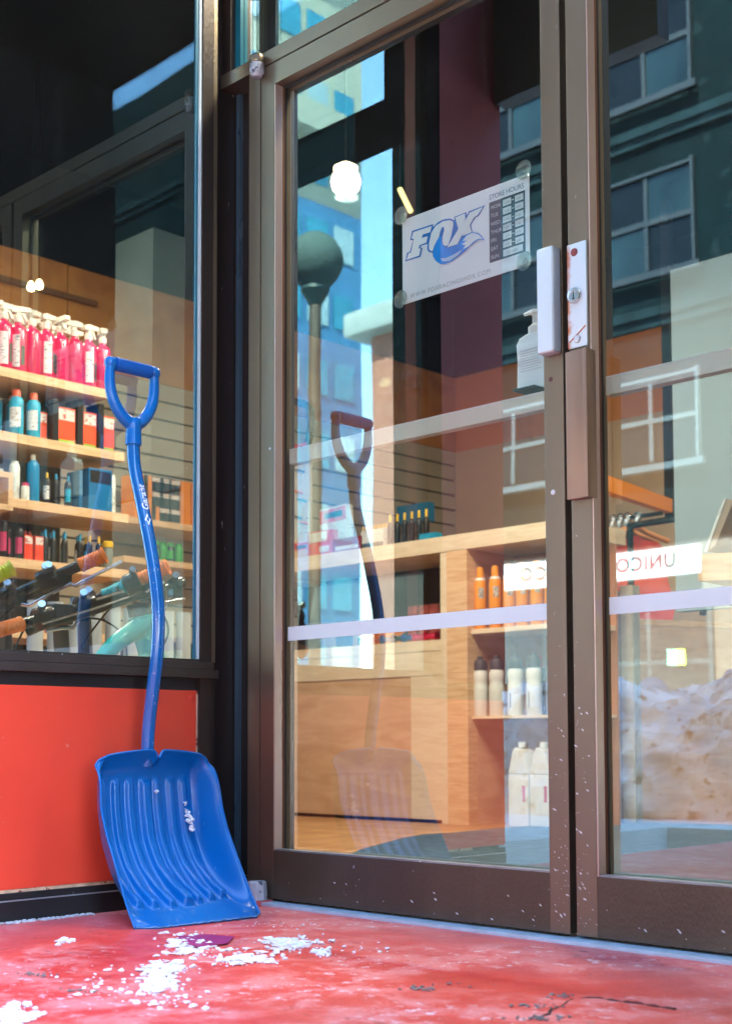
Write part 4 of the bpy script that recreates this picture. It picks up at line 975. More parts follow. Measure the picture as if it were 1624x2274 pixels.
bar('handlebar with an orange grip at the lower left of the window', -.34, -.34, (272, 1322), (-20, 1404), .0175, [(.78, 1.0, orgrip)], [(.34, .12)], (.62, .30), .50)
bar('long thin handlebar running up to the window frame on the right', -.22, -.40, (90, 1392), (400, 1294), .0120, [], [(.96, -.10)], (.97,), .78)
bar('handlebar end with a yellow grip at the left edge of the window', -.42, -.36, (-110, 1330), (28, 1262), .0175, [(.55, 1.0, ylgrip)], None, (.4,), None)
p0, p1, p2, p3 = dp(225, 1450, 0, -.14), dp(262, 1398, 0, -.14), dp(318, 1372, 0, -.14), dp(352, 1450, 0, -.14)
tf = thing('bicycle_frame', 'turquoise bicycle frame tube showing just above the window sill', 'bicycle', (p1 + p3) / 2)
build('down_tube', MB().tube(catmull([dp(215, 1475, 0, -.16), dp(258, 1428, 0, -.16), dp(300, 1398, 0, -.16), dp(325, 1380, 0, -.16)], 4), [.020 + .0007 * i for i in range(13)], 20), tqframe, tf, smooth=True)
build('head_tube', MB().cyl(dp(312, 1368, 0, -.17), dp(345, 1480, 0, -.17), .034, seg=24), tqframe, tf, smooth=True)
build('headset', MB().cyl(dp(311, 1366, 0, -.17), dp(306, 1340, 0, -.17), .030, seg=24), tubeblk, tf, smooth=True)
build('brake_cable', MB().tube(catmull([dp(330, 1330, 0, -.12), dp(366, 1372, 0, -.12), dp(372, 1410, 0, -.12), dp(352, 1450, 0, -.12)], 6), .003, 8), tubeblk, tf, smooth=True)
# radiator behind the bikes
rd = thing('radiator', 'white column radiator behind the bicycles', 'radiator', (-1.1, .5, .5))
for i in range(13):
    yy = .10 + i * .075
    build('column', MB().cyl((-1.1, yy, .30), (-1.1, yy, .86), .026, seg=14), mat('radiator_white', (0.48, 0.52, 0.52), .5), rd, smooth=True)
build('rail', MB().cyl((-1.1, .05, .30), (-1.1, 1.05, .30), .02), mat('radiator_white', (0,) * 3), rd, smooth=True)
# display platform
struct(build('display_platform', MB().box(-1.2, -.105, -.99, .06, 0.005, .40), plywood, bevel=.002))
# clutter of small products under the shelf behind the radiator is left to the dark back panel

# ================================================================== counter behind the door
YC_ = 2.55
def cx(px, py=1300, y=YC_): return dp(px, py, 1, y).x
def cz(px, py, y=YC_): return dp(px, py, 1, y).z
zt = cz(645, 1240); zb = cz(645, 1271)
cn = thing('shop_counter', 'long pale pine counter with open shelves behind the left door', 'counter', (cx(900), YC_ + .2, 0))
xl, xp0, xp1, xr = XW + .05, cx(975), cx(1035), cx(1262)
build('worktop', MB().box(xl, xr, YC_, YC_ + .45, zb, zt), palewood, cn, bevel=.002)
build('post', MB().box(xp0 + .042, xp1, YC_ + .002, YC_ + .07, .012, zb - .0005), shelfwood, cn, bevel=.001)
build('post', MB().box(xp0, xp0 + .0415, YC_ + .006, YC_ + .07, .012, zb - .0005), palewood, cn, bevel=.001)
build('lower_shelf', MB().box(xl, xp0 - .0005, YC_ + .01, YC_ + .44, cz(700, 1462), cz(700, 1440)), palewood, cn, bevel=.001)
zc = cz(700, 1463)
build('rail', MB().box(xl, xp0 - .0005, YC_ + .012, YC_ + .03, cz(700, 1512), zc), palewood, cn)
build('door_panel', MB().box(xl, cx(905), YC_ + .018, YC_ + .03, .03, cz(700, 1512) - .001), plywood, cn)
build('door_panel', MB().box(cx(906), xp0 - .0005, YC_ + .014, YC_ + .03, .03, cz(700, 1512) - .001), palewood, cn)
build('plinth', MB().box(xl, xp0, YC_ + .03, YC_ + .05, .012, .0295), black, cn)
build('side_board', MB().box(xp1 - .02, xp1, YC_ + .0705, YC_ + .44, .012, zb - .001), plywood, cn)
build('back_board', MB().box(xp1, xr, YC_ + .36, YC_ + .375, .012, zb - .001), mat('plywood_reddened', (0.50, 0.20, 0.10), .7, 0, .12, 4), cn)  # plywood back with the maroon pier's reflection put into its colour
build('back_board', MB().box(xl, xp0, YC_ + .40, YC_ + .41, zc, zb - .001), mat('brown_board', (0.06, 0.04, 0.03), .7, 0, .3, 9), cn)
z2 = cz(1060, 1395); z3 = cz(1060, 1590)
build('shelf', MB().box(xp1 + .0005, xr, YC_ + .03, YC_ + .355, z2 - .022, z2), palewood, cn, bevel=.001)
build('shelf', MB().box(xp1 + .0005, xr, YC_ + .03, YC_ + .355, z3 - .012, z3), palewood, cn, bevel=.001)
# orange cans
orcan = mat('orange_can', (0.86, 0.32, 0.02), .32, 0, .04, 8); check = mat('checker_label', (0.40, 0.38, 0.34), .5, 0, .8, 110)
for i, (px, back) in enumerate(((1043, 0), (1076, 0), (1107, 0), (1136, 0), (1168, 0), (1095, 1), (1125, 1), (1156, 1), (1185, 1), (1200, 0))):
    x = cx(px) + .0
    h = cz(1060, 1262) - z2
    t = thing('orange_can', 'orange spray can, ' + ORD[i if i < 5 or i == 9 else i - 5] + (' from the left in the front row' if not back else ' from the left in the back row') + ' on the counter shelf', 'spray can', (x, YC_ + .075 + back * .09, z2 + .0004), 'orange spray cans')
    if i == 9: t['label'] = 'orange spray can at the right end of the front row, beside the door stile'
    build('body', MB().lathe([(.028, 0), (.030, .003), (.030, h * .76), (.026, h * .83)], (0, 0, 0), 20), orcan, t, world=False, smooth=True)
    build('collar', MB().lathe([(.0265, h * .828), (.024, h * .86), (.019, h * .87)], (0, 0, 0), 20), whitepl, t, world=False, smooth=True)
    build('cap', MB().lathe([(.0185, h * .868), (.0165, h * 1.03), (.010, h * 1.055), (0, h * 1.055)], (0, 0, 0), 18), orcan, t, world=False, smooth=True)
    build('label', MB().grid(lambda u, v: Vector((.0305 * math.cos(-1.2 + u * .9), .0305 * math.sin(-1.2 + u * .9), h * (.52 + v * .18))), 6, 1), check, t, world=False)
    build('label', MB().grid(lambda u, v: Vector((.0305 * math.cos(-1.2 + u * .9), .0305 * math.sin(-1.2 + u * .9), h * (.12 + v * .22))), 6, 1), mat('grey_label', (0.34, 0.30, 0.28), .5), t, world=False)
# white drink bottles
for i, (px, capm) in enumerate(((1040, 0), (1076, 0), (1117, 1), (1158, 1), (1203, 2))):
    t = thing('drink_bottle', ['white', 'white', 'white', 'white', 'blue grey'][i] + ' cycling bottle with black cap, ' + ORD[i] + ' from the left on the lower shelf', 'bottle', (cx(px), YC_ + .08, z3 + .0004), 'cycling bottles on the lower counter shelf')
    h = cz(1060, 1478) - z3
    bm_ = mat('bottle_white', (0.72, 0.73, 0.72), .4, 0, .03, 6) if capm < 2 else mat('bottle_bluegrey', (0.22, 0.28, 0.36), .35)
    build('body', MB().lathe([(.032, 0), (.036, .006), (.036, h * .58), (.033, h * .64), (.033, h * .70), (.036, h * .76), (.0355, h * .86), (.031, h * .92), (0, h * .92)], (0, 0, 0), 22), bm_, t, world=False, smooth=True)
    cm_ = mat('cap_grey', (0.045, 0.045, 0.05), .4)
    build('cap', MB().lathe([(.033, h * .921), (.033, h * 1.05), (.028, h * 1.12), (.014, h * 1.14), (.012, h * 1.20), (0, h * 1.21)], (0, 0, 0), 20), cm_, t, world=False, smooth=True)
    if capm == 1: build('print', MB().box(-.004, .001, -.0368, -.0362, h * .15, h * .45), mat('print_dark', (0.1, 0.1, 0.12), .5), t, world=False)
for i, px in enumerate((1135, 1190)):
    t = thing('drink_bottle', ['left', 'right'][i] + ' red capped bottle behind the white cycling bottles', 'bottle', (cx(px), YC_ + .19, z3 + .0004), 'red capped bottles')
    h = cz(1060, 1478) - z3
    build('body', MB().lathe([(.034, 0), (.034, h * .95), (0, h * .95)], (0, 0, 0), 20), blackp, t, world=False, smooth=True)
    build('cap', MB().lathe([(.022, h * .951), (.018, h * 1.18), (0, h * 1.2)], (0, 0, 0), 18), mat('cap_red', (0.7, 0.03, 0.02), .4), t, world=False, smooth=True)
# jugs on the floor
for i, px in enumerate((1165, 1213)):
    x = dp(px, 1800, 1, YC_ + .10).x; h = cz(1165, 1660, YC_ + .10) - .013
    t = thing('jug', ['left', 'right'][i] + ' white plastic jug standing on the floor under the counter', 'jug', (x, YC_ + .10, .0135), 'white jugs')
    build('body', MB().box(-.058, .058, -.05, .05, 0, h * .66).prism([(-.058, -.05, h * .661), (.058, -.05, h * .661), (.040, -.05, h * .86), (.022, -.05, h * .97), (-.022, -.05, h), (-.036, -.05, h * .93)], (0, .10, 0)), mat('jug_white', (0.74, 0.74, 0.73), .45), t, bevel=.009, world=False, smooth=True, seg=3)
    build('cap', MB().cyl((-.012, 0, h * 1.0), (-.012, 0, h * 1.07), .019), whitepl, t, world=False, smooth=True)
    build('label', MB().box(.024, .040, -.0515, -.0505, h * .32, h * .52), pinkl, t, world=False)
# goods on the counter top
def top(px, y=YC_ + .10): return dp(px, 1200, 1, y).x
card = mat('card_red', (0.62, 0.05, 0.05), .5, 0, .15, 20); cardw = mat('card_white', (0.66, 0.68, 0.66), .5, 0, .12, 60, speck=(0.25, 0.22, 0.22), speck_amt=.62, speck_scale=45, stretch=(1, 1, 3))
def lettered(name, label, cat, px0, px1, h, y, m, strips, group=None, tilt=0):
    x0, x1 = dp(px0, 1200, 1, y).x, dp(px1, 1200, 1, y).x; w = x1 - x0
    t = thing(name, label, cat, ((x0 + x1) / 2, y, zt + .0005), group); t.rotation_euler.y = tilt
    build('box', MB().box(-w / 2, w / 2, 0, .05, 0, h), m, t, bevel=.001, world=False)
    for (z0, z1, m2_, u0, u1) in strips: build('print', MB().box(-w / 2 + w * u0, -w / 2 + w * u1, -.0012, -.0002, h * z0, h * z1), m2_, t, world=False)
    return t
lettered('counter_display', 'red counter display box with white printing, under its red header', 'display box', 683, 735, .13, YC_ + .03, card, [(.55, .95, cardw, .05, .8), (.1, .35, cardw, .5, .9), (.0, .12, card, 0, 1)])
lettered('counter_display', 'low dark red box right of the red display', 'display box', 738, 800, .075, YC_ + .04, mat('maroon_card', (0.28, 0.03, 0.04), .5), [(.2, .45, cardw, .1, .9)])
lettered('counter_display', 'kraft and red box at the left end of the counter', 'display box', 652, 682, .085, YC_ + .04, mat('kraft', (0.62, 0.38, 0.18), .6), [(.55, 1.0, card, 0, 1), (.62, .82, cardw, .15, .95)])
lettered('header_card', 'red and white header card standing on the counter', 'card', 712, 772, .27, YC_ + .13, cardw, [(.70, .97, card, .02, .98), (.78, .90, cardw, .2, .85), (.05, .25, card, .1, .5)], tilt=-.05)
lettered('white_carton', 'white carton with a dark foot on the counter', 'carton', 803, 850, .095, YC_ + .04, cardw, [(0, .3, lab_d, 0, 1)])
lettered('cyan_box', 'small cyan box right of the black bottles', 'box', 930, 966, .035, YC_ + .04, cyt, [])
for i in range(12):
    px = 866 + (i % 6) * 16
    can('oil_bottle', 'black bottle with yellow tip, ' + ORD[i % 6] + ' from the left in the ' + ('front' if i < 6 else 'back') + ' row on the counter', 'bottle', .016, .125, blackp, yel, .045, .0065, top(px, YC_ + .08 + .10 * (i >= 6)), YC_ + .08 + .10 * (i >= 6), zt + .0005, 'yellow tipped bottles on the counter')
for i in range(9):
    px = 806 + i * 6.5
    can('clear_bottle', 'pale bottle with a yellow tip, ' + ORD[i] + ' from the left behind the white carton', 'bottle', .014, .13, cream, yel, .03, .005, top(px, YC_ + .2), YC_ + .2, zt + .0005, 'pale bottles on the counter')
lettered('blue_tray', 'blue plastic tray hanging behind the bottles', 'tray', 880, 950, .10, YC_ + .33, mat('tray_blue', (0.0, 0.10, 0.20), .5), [], )
bpy.data.objects['blue_tray'].location.z = zt + .16
# tall white product card at the left, hanging black inner tubes and belts
zf = lambda px, py, y: dp(px, py, 1, y).z
t = thing('product_card', 'tall white display board with small hooks at the left of the counter', 'display board', (dp(668, 1100, 1, YC_ + .2).x, YC_ + .2, zt))
xa, xb = dp(640, 1100, 1, YC_ + .2).x, dp(690, 1100, 1, YC_ + .2).x
build('board', MB().box(xa, xb, YC_ + .20, YC_ + .21, zt + .001, zf(668, 1010, YC_ + .2)), cardw, t)
build('header', MB().box(xa, xb - .03, YC_ + .19, YC_ + .1995, zf(668, 1030, YC_ + .2), zf(668, 985, YC_ + .2)), card, t)
for i, (px, py) in enumerate(((668, 1045), (664, 1092), (672, 1110), (662, 1148), (676, 1160))):
    p = dp(px, py, 1, YC_ + .195); build('tool', MB().tube([p + Vector((-.04, -.004, .01)), p + Vector((0, -.006, 0)), p + Vector((.03, -.004, -.012))], .005, 8), [tubeblk, orgrip, tqgrip][i % 3], t, smooth=True)
yq = YC_ + .25
ha, hb, hc = dp(652, 890, 1, yq), dp(688, 900, 1, yq), dp(690, 962, 1, yq)
t = thing('hanging_handle', 'black looped handle hanging behind the left edge of the door glass', 'handle', ha)
build('loop', MB().tube(catmull([dp(630, 1012, 1, yq), dp(626, 940, 1, yq), dp(630, 893, 1, yq), dp(660, 893, 1, yq), dp(684, 903, 1, yq), dp(690, 930, 1, yq), dp(686, 975, 1, yq), dp(668, 1005, 1, yq), dp(640, 1020, 1, yq), dp(628, 1014, 1, yq)], 5), .022, 12), tubeblk, t, smooth=True)
build('cord', MB().cyl(dp(645, 890, 1, yq), (dp(645, 890, 1, yq).x, yq, 3.3), .003, seg=6), black, t)
# lower counter shelf: parts in bright colours
zlo = cz(700, 1440) + .0005
hubc = [((0.0, .45, .45), 'turquoise'), ((.75, .25, .15), 'copper'), ((.25, .35, .6), 'pale blue'), ((.02, .02, .02), 'black'), ((0, .12, .5), 'blue'), ((.8, .05, .2), 'pink'), ((.75, .03, .1), 'crimson')]
for i, (c_, nm) in enumerate(hubc):
    px = 812 + i * 24; x = dp(px, 1430, 1, YC_ + .06).x
    t = thing('wheel_hub', nm + ' anodised wheel hub, ' + ORD[i] + ' from the left on the low counter shelf', 'wheel hub', (x, YC_ + .06, zlo), 'anodised hubs')
    build('shell', MB().lathe([(.010, -.036), (.024, -.034), (.024, -.028), (.014, -.022), (.014, .022), (.024, .028), (.024, .034), (.010, .036)], (0, 0, .0245), 18, Vector((1, .2, 0)).to_track_quat('Z', 'Y').to_matrix()), mat('hub_' + nm.replace(' ', '_'), c_, .25, .7, .05), t, world=False, smooth=True)
for i, px in enumerate((668, 700, 735, 770)):
    x = dp(px, 1380, 1, YC_ + .10).x
    carton('parts_box', ['grey', 'brown', 'dark', 'tan'][i] + ' parts box, ' + ORD[i] + ' from the left on the low counter shelf', 'carton', x, YC_ + .25, zlo, .13, .11, .16 - .02 * (i % 2), mat(['pb_grey', 'pb_brown', 'pb_dark', 'pb_tan'][i], [(.16, .18, .18), (.22, .13, .08), (.03, .03, .03), (.35, .24, .15)][i], .6, 0, .3, 15), 'parts boxes')
for i, px in enumerate((826, 868)):
    x = dp(px, 1355, 1, YC_ + .16).x
    carton('orange_tin', ['left', 'right'][i] + ' orange tin on the low counter shelf', 'tin', x, YC_ + .16, zlo + .0, .10, .09, .13, orb, 'orange tins')
for i, px in enumerate((900, 925, 948)):
    x = dp(px, 1340, 1, YC_ + .16).x
    carton('red_packet', 'dull red packet, ' + ORD[i] + ' from the left on the low counter shelf', 'packet', x, YC_ + .24, zlo, .06, .06, .20, mat('dull_red', (.30, .06, .05), .5, 0, .4, 40), 'dull red packets')
# hand sanitiser on the push bar
bx = dp(1175, 760, 1, .10).x; zb0 = 1.1475; hb = dp(1182, 716, 1, .10).z - zb0
zb0 = dp(1182, 862, 1, .10).z
t = thing('pump_bottle', 'white pump bottle of hand gel standing by the door bar', 'pump bottle', (bx, .105, zb0))
H_ = dp(1182, 735, 1, .10).z - zb0
body = []
bh = H_
m_b = MB().prism([(-.042, 0, .004), (-.036, 0, 0), (.036, 0, 0), (.042, 0, .004), (.043, 0, bh * .55), (.043, 0, bh * .84), (.034, 0, bh * .95), (.014, 0, bh), (-.014, 0, bh), (-.034, 0, bh * .95), (-.043, 0, bh * .84), (-.040, 0, bh * .55)], (0, .036, 0))
build('body', m_b, mat('gel_bottle', (0.86, 0.90, 0.91), .3), t, bevel=.006, world=False, smooth=True, seg=3)
build('label', MB().prism([(-.034, -.0012, bh * .20), (-.026, -.0012, bh * .12), (.036, -.0012, bh * .12), (.036, -.0012, bh * .80), (-.034, -.0012, bh * .80)], (0, .001, 0)), mat('label_bright', (0.80, 0.84, 0.86), .5), t, world=False)
ll = MB()
for i in range(9): ll.box(-.029, .030 - random.uniform(0, .012), -.0018, -.0013, bh * (.34 + i * .045), bh * (.34 + i * .045) + .0012)
build('small_print', ll, mat('fine_print', (0.45, 0.50, 0.55), .5), t, world=False)
build('collar', MB().lathe([(.017, bh - .002), (.017, bh + .016), (.012, bh + .020), (.0075, bh + .024), (.0075, bh + .045), (.0135, bh + .046), (.0135, bh + .054), (.006, bh + .056), (0, bh + .056)], (0, .018, 0), 20), whitepl, t, world=False, smooth=True)
build('spout', MB().tube([(0, .018, bh + .050), (-.016, .016, bh + .052), (-.028, .013, bh + .049)], [.006, .005, .0035], 10), whitepl, t, world=False, smooth=True)
build('shelf_clip', MB().box(-.03, .03, -.029, .03, -.004, -.0003), black, t, world=False)

# ================================================================== right door: counter, screen, clothes
YD = 3.1
def dx_(px, py=1300, y=YD): return dp(px, py, 1, y).x
zb2 = dp(1390, 1790, 1, YD).z
cd = thing('corner_cabinet', 'plywood cabinet with a pale pine corner post behind the right door', 'cabinet', (dx_(1395), YD, 0))
ztop = dp(1390, 1300, 1, YD).z
build('post', MB().box(dx_(1375), dx_(1400), YD, YD + .05, .012, ztop), wood('bright_pine', (0.92, 0.82, 0.66), (0.84, 0.72, 0.54), (3, 3, 20)), cd, bevel=.001)
build('side_batten', MB().box(dx_(1400) + .0005, dx_(1400) + .012, YD + .012, YD + .05, .012, ztop), mat('grey_batten', (.42, .42, .38), .6), cd)
build('left_panel', MB().box(dx_(1400) - .9, dx_(1375) - .0005, YD + .02, YD + .035, .012, ztop - .02), plywood, cd)
e = dp(1640, 1752, 2, .02); base = Vector((dx_(1400) + .012, YD + .05, .012))
dd = Vector((e.x - base.x, e.y - base.y, 0)); ang = math.atan2(1.0, .42)
far = base + Vector((math.cos(ang), math.sin(ang), 0)) * 1.15
build('right_panel', MB().prism([base, far, far + Vector((0, 0, .93)), base + Vector((0, 0, .93))], (-.015, .012, 0)), plywood, cd)
tp_ = Vector((0, 0, .932))
build('worktop', MB().prism([base + tp_, far + tp_, far + tp_ + Vector((-1.2, 0, 0)), base + tp_ + Vector((-.9, 0, 0))], (0, 0, .03)), shelfwood, cd)
# white partition
py0 = 2.75
a = dp(1487, 600, 1, py0); xe = 1.6
o = build('white_partition', MB().box(a.x, xe, py0, py0 + .06, .95, a.z), mat('partition_grey', (0.27, 0.37, 0.43), .7, 0, .02, 2)); tag(o, 'pale grey partition board behind the right door', 'partition')
build('foot', MB().box(a.x + 1.25, a.x + 1.31, py0, py0 + .06, .012, .9495), palewood, o)
# desk beam + monitor
b0 = dp(1548, 1230, 1, 1.9); b1 = dp(1548, 1290, 1, 1.9)
o = thing('desk', 'wooden desk edge under the silver monitor', 'desk', (b0.x + .3, 2.0, 0))
dv = Vector((.20, .30, 0)).normalized()
build('desk_top', MB().prism([(b0.x, 1.9, b1.z), (b0.x, 1.9, b0.z), (b0.x + .9, 2.35, b0.z), (b0.x + .9, 2.35, b1.z)], (-.02, .30, 0)), shelfwood, o)
build('leg', MB().box(b0.x + .82, b0.x + .87, 2.40, 2.45, .02, b1.z), black, o)
m0 = dp(1562, 1225, 1, 1.98); m1_ = dp(1604, 1108, 1, 1.98)
t = thing('monitor', 'silver computer monitor seen from behind at the right edge', 'monitor', (m0.x + .12, 2.0, b0.z + .0005))
silver = mat('silver', (0.62, 0.66, 0.66), .3, .3)
w_ = Vector((m1_.x - m0.x, 0, m1_.z - m0.z))
build('screen_edge', MB().prism([m0, m0 + w_, m0 + w_ + Vector((.012, 0, 0)), m0 + Vector((.012, 0, 0))], (.0, .30, 0)), silver, t)
build('screen_back', MB().prism([m0 + Vector((.0125, .002, 0)), m0 + w_ + Vector((.0125, .002, 0)), m0 + w_ * .95 + Vector((.045, .002, 0)), m0 + w_ * .1 + Vector((.035, .002, 0))], (0, .296, 0)), mat('silver_brown', (0.34, 0.27, 0.20), .35, .3), t)
c_ = m0 + w_ * .4 + Vector((.05, .15, 0))
build('stand', MB().tube([c_, c_ + Vector((.05, 0, -.05)), Vector((c_.x + .10, c_.y, b0.z + .012)), Vector((c_.x + .02, c_.y, b0.z + .006))], [.012, .012, .010, .010], 10), silver, t, smooth=True)
# orange beam, hangers, clothes rail of pipe
h0 = dp(1335, 1050, 1, 2.9); h1 = dp(1492, 1108, 1, 3.9)
t = thing('ceiling_beam', 'orange stained beam sloping behind the right door', 'beam', h0)
build('board', MB().prism([h0, h1, dp(1492, 1138, 1, 3.9), dp(1335, 1086, 1, 2.9)], (-.05, 0, 0)), mat('orange_beam', (0.85, 0.28, 0.03), .5, 0, .05, 4), t)
build('strut', MB().box(h1.x - .05, h1.x, 3.9, 3.95, h1.z - .1, 3.3), black, t)
build('strut', MB().box(h0.x - .05, h0.x, 2.86, 2.9, h0.z - .1, 3.3), black, t)
yh = 3.4
hang = mat('hanger_wood', (0.72, 0.30, 0.10), .5)
jack = [mat('cloth_teal', (.02, .10, .12), .9), mat('cloth_grey', (.05, .06, .07), .9), mat('cloth_red', (.78, .07, .04), .9), mat('cloth_black', (.02, .02, .022), .9)]
ra = dp(1340, 1190, 1, yh)
rail_z = dp(1415, 1160, 1, yh).z
pr_ = thing('clothes_rail', 'black pipe clothes rail behind the right door', 'clothes rail', (dp(1440, 1200, 1, yh).x, yh, 0))
rxx = dp(1462, 1200, 1, yh).x; zr = dp(1462, 1180, 1, yh).z
build('pipe', MB().tube(catmull([(rxx, yh - .25, .967), (rxx, yh - .25, zr - .05), (rxx, yh - .25, zr - .01), (rxx + .03, yh - .25, zr), (rxx + .35, yh - .25, zr), (rxx + .38, yh - .25, zr - .03), (rxx + .38, yh - .25, .967)], 4), .016, 12), tubeblk, pr_, smooth=True)
build('rail', MB().cyl((dp(1330, 1200, 1, yh).x - .2, yh, rail_z + .03), (rxx + .02, yh, rail_z + .03), .011), tubeblk, pr_, smooth=True)
build('rail_post', MB().cyl((dp(1330, 1200, 1, yh).x - .2, yh, .967), (dp(1330, 1200, 1, yh).x - .2, yh, rail_z + .03), .011), tubeblk, pr_, smooth=True)
for i, px in enumerate((1360, 1376, 1392, 1415)):
    c_ = Vector((dp(px, 1180, 1, yh).x, yh, rail_z))
    t = thing('coat_hanger', 'wooden hanger with a ' + ['teal', 'grey', 'red', 'black'][[0, 1, 3, 2][i]] + ' top, ' + ORD[i] + ' from the left behind the right door', 'coat hanger', c_, 'clothes hangers')
    m_ = jack[[0, 1, 3, 2][i]]
    build('hook', MB().tube(catmull([(0, 0, -.03), (0, 0, .01), (.012, 0, .03), (0, 0, .042), (-.012, 0, .032)], 4), .0022, 8), chrome, t, world=False)
    build('hanger', MB().tube(catmull([(-.02 - .05, -.17, -.085), (-.01, -.07, -.045), (0, 0, -.026), (.01, .07, -.045), (.07, .17, -.085)], 5), .0145, 10), hang, t, world=False, smooth=True)
    build('garment', MB().grid(lambda u, v: Vector((-.07 + .14 * u + .02 * math.sin(v * 9 + i), -.18 + .36 * u, -.060 - .075 * abs(2 * u - 1) - v * .50 + .01 * math.sin(u * 14 + i))), 18, 10), m_, t, world=False, smooth=True)
    g_ = t.children[-1].modifiers.new('thickness', 'SOLIDIFY'); g_.thickness = .02
# made-up white block that stands in for a pale reflection in the side window
o = build('pale_strip_block', MB().box(2.36, 2.66, 1.5, 1.8, .012, 2.84), mat('pale_strip_white', (0.74, 0.80, 0.80), .6)); tag(o, 'white block added for the pale strip mirrored in the side window', 'column')
# ================================================================== across the street (seen mirrored in the glass)
stone = mat('dark_stone', (0.0026, 0.0075, 0.0085), .9, 0, .3, .9, .3, 6, spec=.03, speck=(.006, .013, .014), speck_amt=.6, speck_scale=3)
frame_d = mat('window_frame_dark', (0.004, 0.007, 0.007), .5, 0, .2, 3)
frame_w = mat('window_frame_white', (0.05, 0.06, 0.06), .5)
pane_m = mat('far_pane', (0.006, 0.015, 0.017), .12, 0, .45, .8, spec=.25)
pane_k = mat('far_pane_black', (0.003, 0.005, 0.006), .12, 0, .2, 1, spec=.12)
YF = -18.0
so_ = thing('stone_building', 'dark stone building with rows of sash windows across the street', 'building', (0, YF - 5, -.02))
build('wall', MB().box(-16.0, 34, YF - 11, YF, 3.9, 17.5), stone, so_)
build('ground_floor', MB().box(-16.0, 34, YF - 11, YF - .05, -.02, 3.899), mat('tan_brick', (0.13, 0.10, 0.075), .8, 0, .12, 5, .3, 20), so_)
for z in (7.9, 11.25, 14.4):
    build('string_course', MB().box(-16.1, 34, YF + .001, YF + .16, z, z + .16).box(-16.05, 34, YF + .001, YF + .09, z - .16, z - .001), mat('stone_light', (0.007, 0.015, 0.017), .9, 0, .4, 2, .4, 12, spec=.04), so_)
def sash(x0, z0, w, h, fm, pm, parent):
    f = build('window', MB().box(x0 - .06, x0, YF + .001, YF + .10, z0 - .1, z0 + h + .1).box(x0 + w, x0 + w + .06, YF + .001, YF + .10, z0 - .1, z0 + h + .1).box(x0 + .0005, x0 + w - .0005, YF + .001, YF + .10, z0 + h, z0 + h + .06).box(x0 - .2, x0 + w + .2, YF + .101, YF + .22, z0 - .2, z0 - .08).box(x0 + .001, x0 + w - .001, YF + .012, YF + .07, z0 + h * .47, z0 + h * .53).box(x0 + w * .48, x0 + w * .52, YF + .011, YF + .06, z0, z0 + h), fm, parent)
    for a in (0, 1):
        for b in (0, 1):
            build('pane', MB().box(x0 + w * (.0 + .52 * a), x0 + w * (.48 + .52 * a), YF + .002, YF + .02 + .008 * b, z0 + h * (.53 * b), z0 + h * (.47 + .53 * b)), pm[(a + b) % len(pm)], f)
    return f
for r_, (z0, h, fm, pm) in enumerate(((5.35, 1.45, frame_w, [pane_k, pane_k]), (8.75, 1.75, frame_d, [pane_m, pane_k]), (11.95, 1.75, frame_d, [pane_k, pane_m]), (15.1, 1.75, frame_d, [pane_m]))):
    for k in range(9):
        x0 = -14.1 + k * 3.02
        if x0 > 6: continue
        sash(x0, z0, 1.85, h, fm, pm, so_)
# storefronts at street level
dk = mat('shop_dark', (0.02, 0.022, 0.025), .2, spec=.7)
for i, (xa, xb) in enumerate(((-15.8, -12.5), (-11.6, -9.0), (-7.4, -4.6), (-3.4, .6))):
    f = build('shopfront', MB().box(xa, xb, YF - .049, YF + .03, .7, 2.9), frame_w, so_)
    n_ = max(2, int((xb - xa) / .9)); w = (xb - xa - .1) / n_
    for k in range(n_):
        build('pane', MB().box(xa + .1 + k * w, xa + k * w + w - .0, YF + .031, YF + .04, .85, 1.75), dk, f)
        build('pane', MB().box(xa + .1 + k * w, xa + k * w + w - .0, YF + .031, YF + .04, 1.85, 2.8), dk, f)
gp = rp(1475, 1475, YF + .1); gq = rp(1515, 1438, YF + .1)
for i, (u, c_, nm) in enumerate(((0, (.25, .85, .5), 'mint green'), (.5, (.72, .85, .12), 'lime yellow'))):
    xa = gp.x + (gq.x - gp.x) * u; xb = gp.x + (gq.x - gp.x) * (u + .49)
    o = build('poster', MB().box(min(xa, xb), max(xa, xb), YF + .06, YF + .07, gp.z, gq.z), mat('poster_' + nm.replace(' ', '_'), c_, .5, 0, .05, emit=(*c_, .25))); tag(o, nm + ' self-glowing poster in the shop window across the street', 'poster', 'posters across the street')  # emission added to the poster colour, no lamp behind it
# sign board across the street
s0 = rp(1548, 1268, YF + .3); s1 = rp(1548, 1205, YF + .3); s2 = rp(1108, 1270, YF + .3)
us = thing('street_sign_board', 'long white lit sign board reading UNICORN across the street', 'sign', ((s0.x + s2.x) / 2, YF + .2, s0.z))
build('board', MB().box(s2.x, s0.x, YF + .17, YF + .30, s0.z, s1.z), mat('sign_lit', (.45, .46, .45), .5, 0, .01, 1, emit=(.93, 1.0, .96, .12)), us, bevel=.02)
u0 = rp(1497, 1252, YF + .31)
zt_ = (s0.z + s1.z) / 2 - .10
put_text('lettering', 'UNICORN', .36, (rp(1497, 1240, YF + .31).x, YF + .303, zt_), (-1, 0, 0), (0, 0, 1), mat('sign_ink', (0.03, 0.04, 0.035), .5), us, spacing=1.10, bold=.014)
put_text('lettering', 'CO', .36, (rp(1213, 1290, YF + .31).x, YF + .303, zt_), (-1, 0, 0), (0, 0, 1), mat('sign_ink', (0,) * 3), us, spacing=1.3, bold=.014)

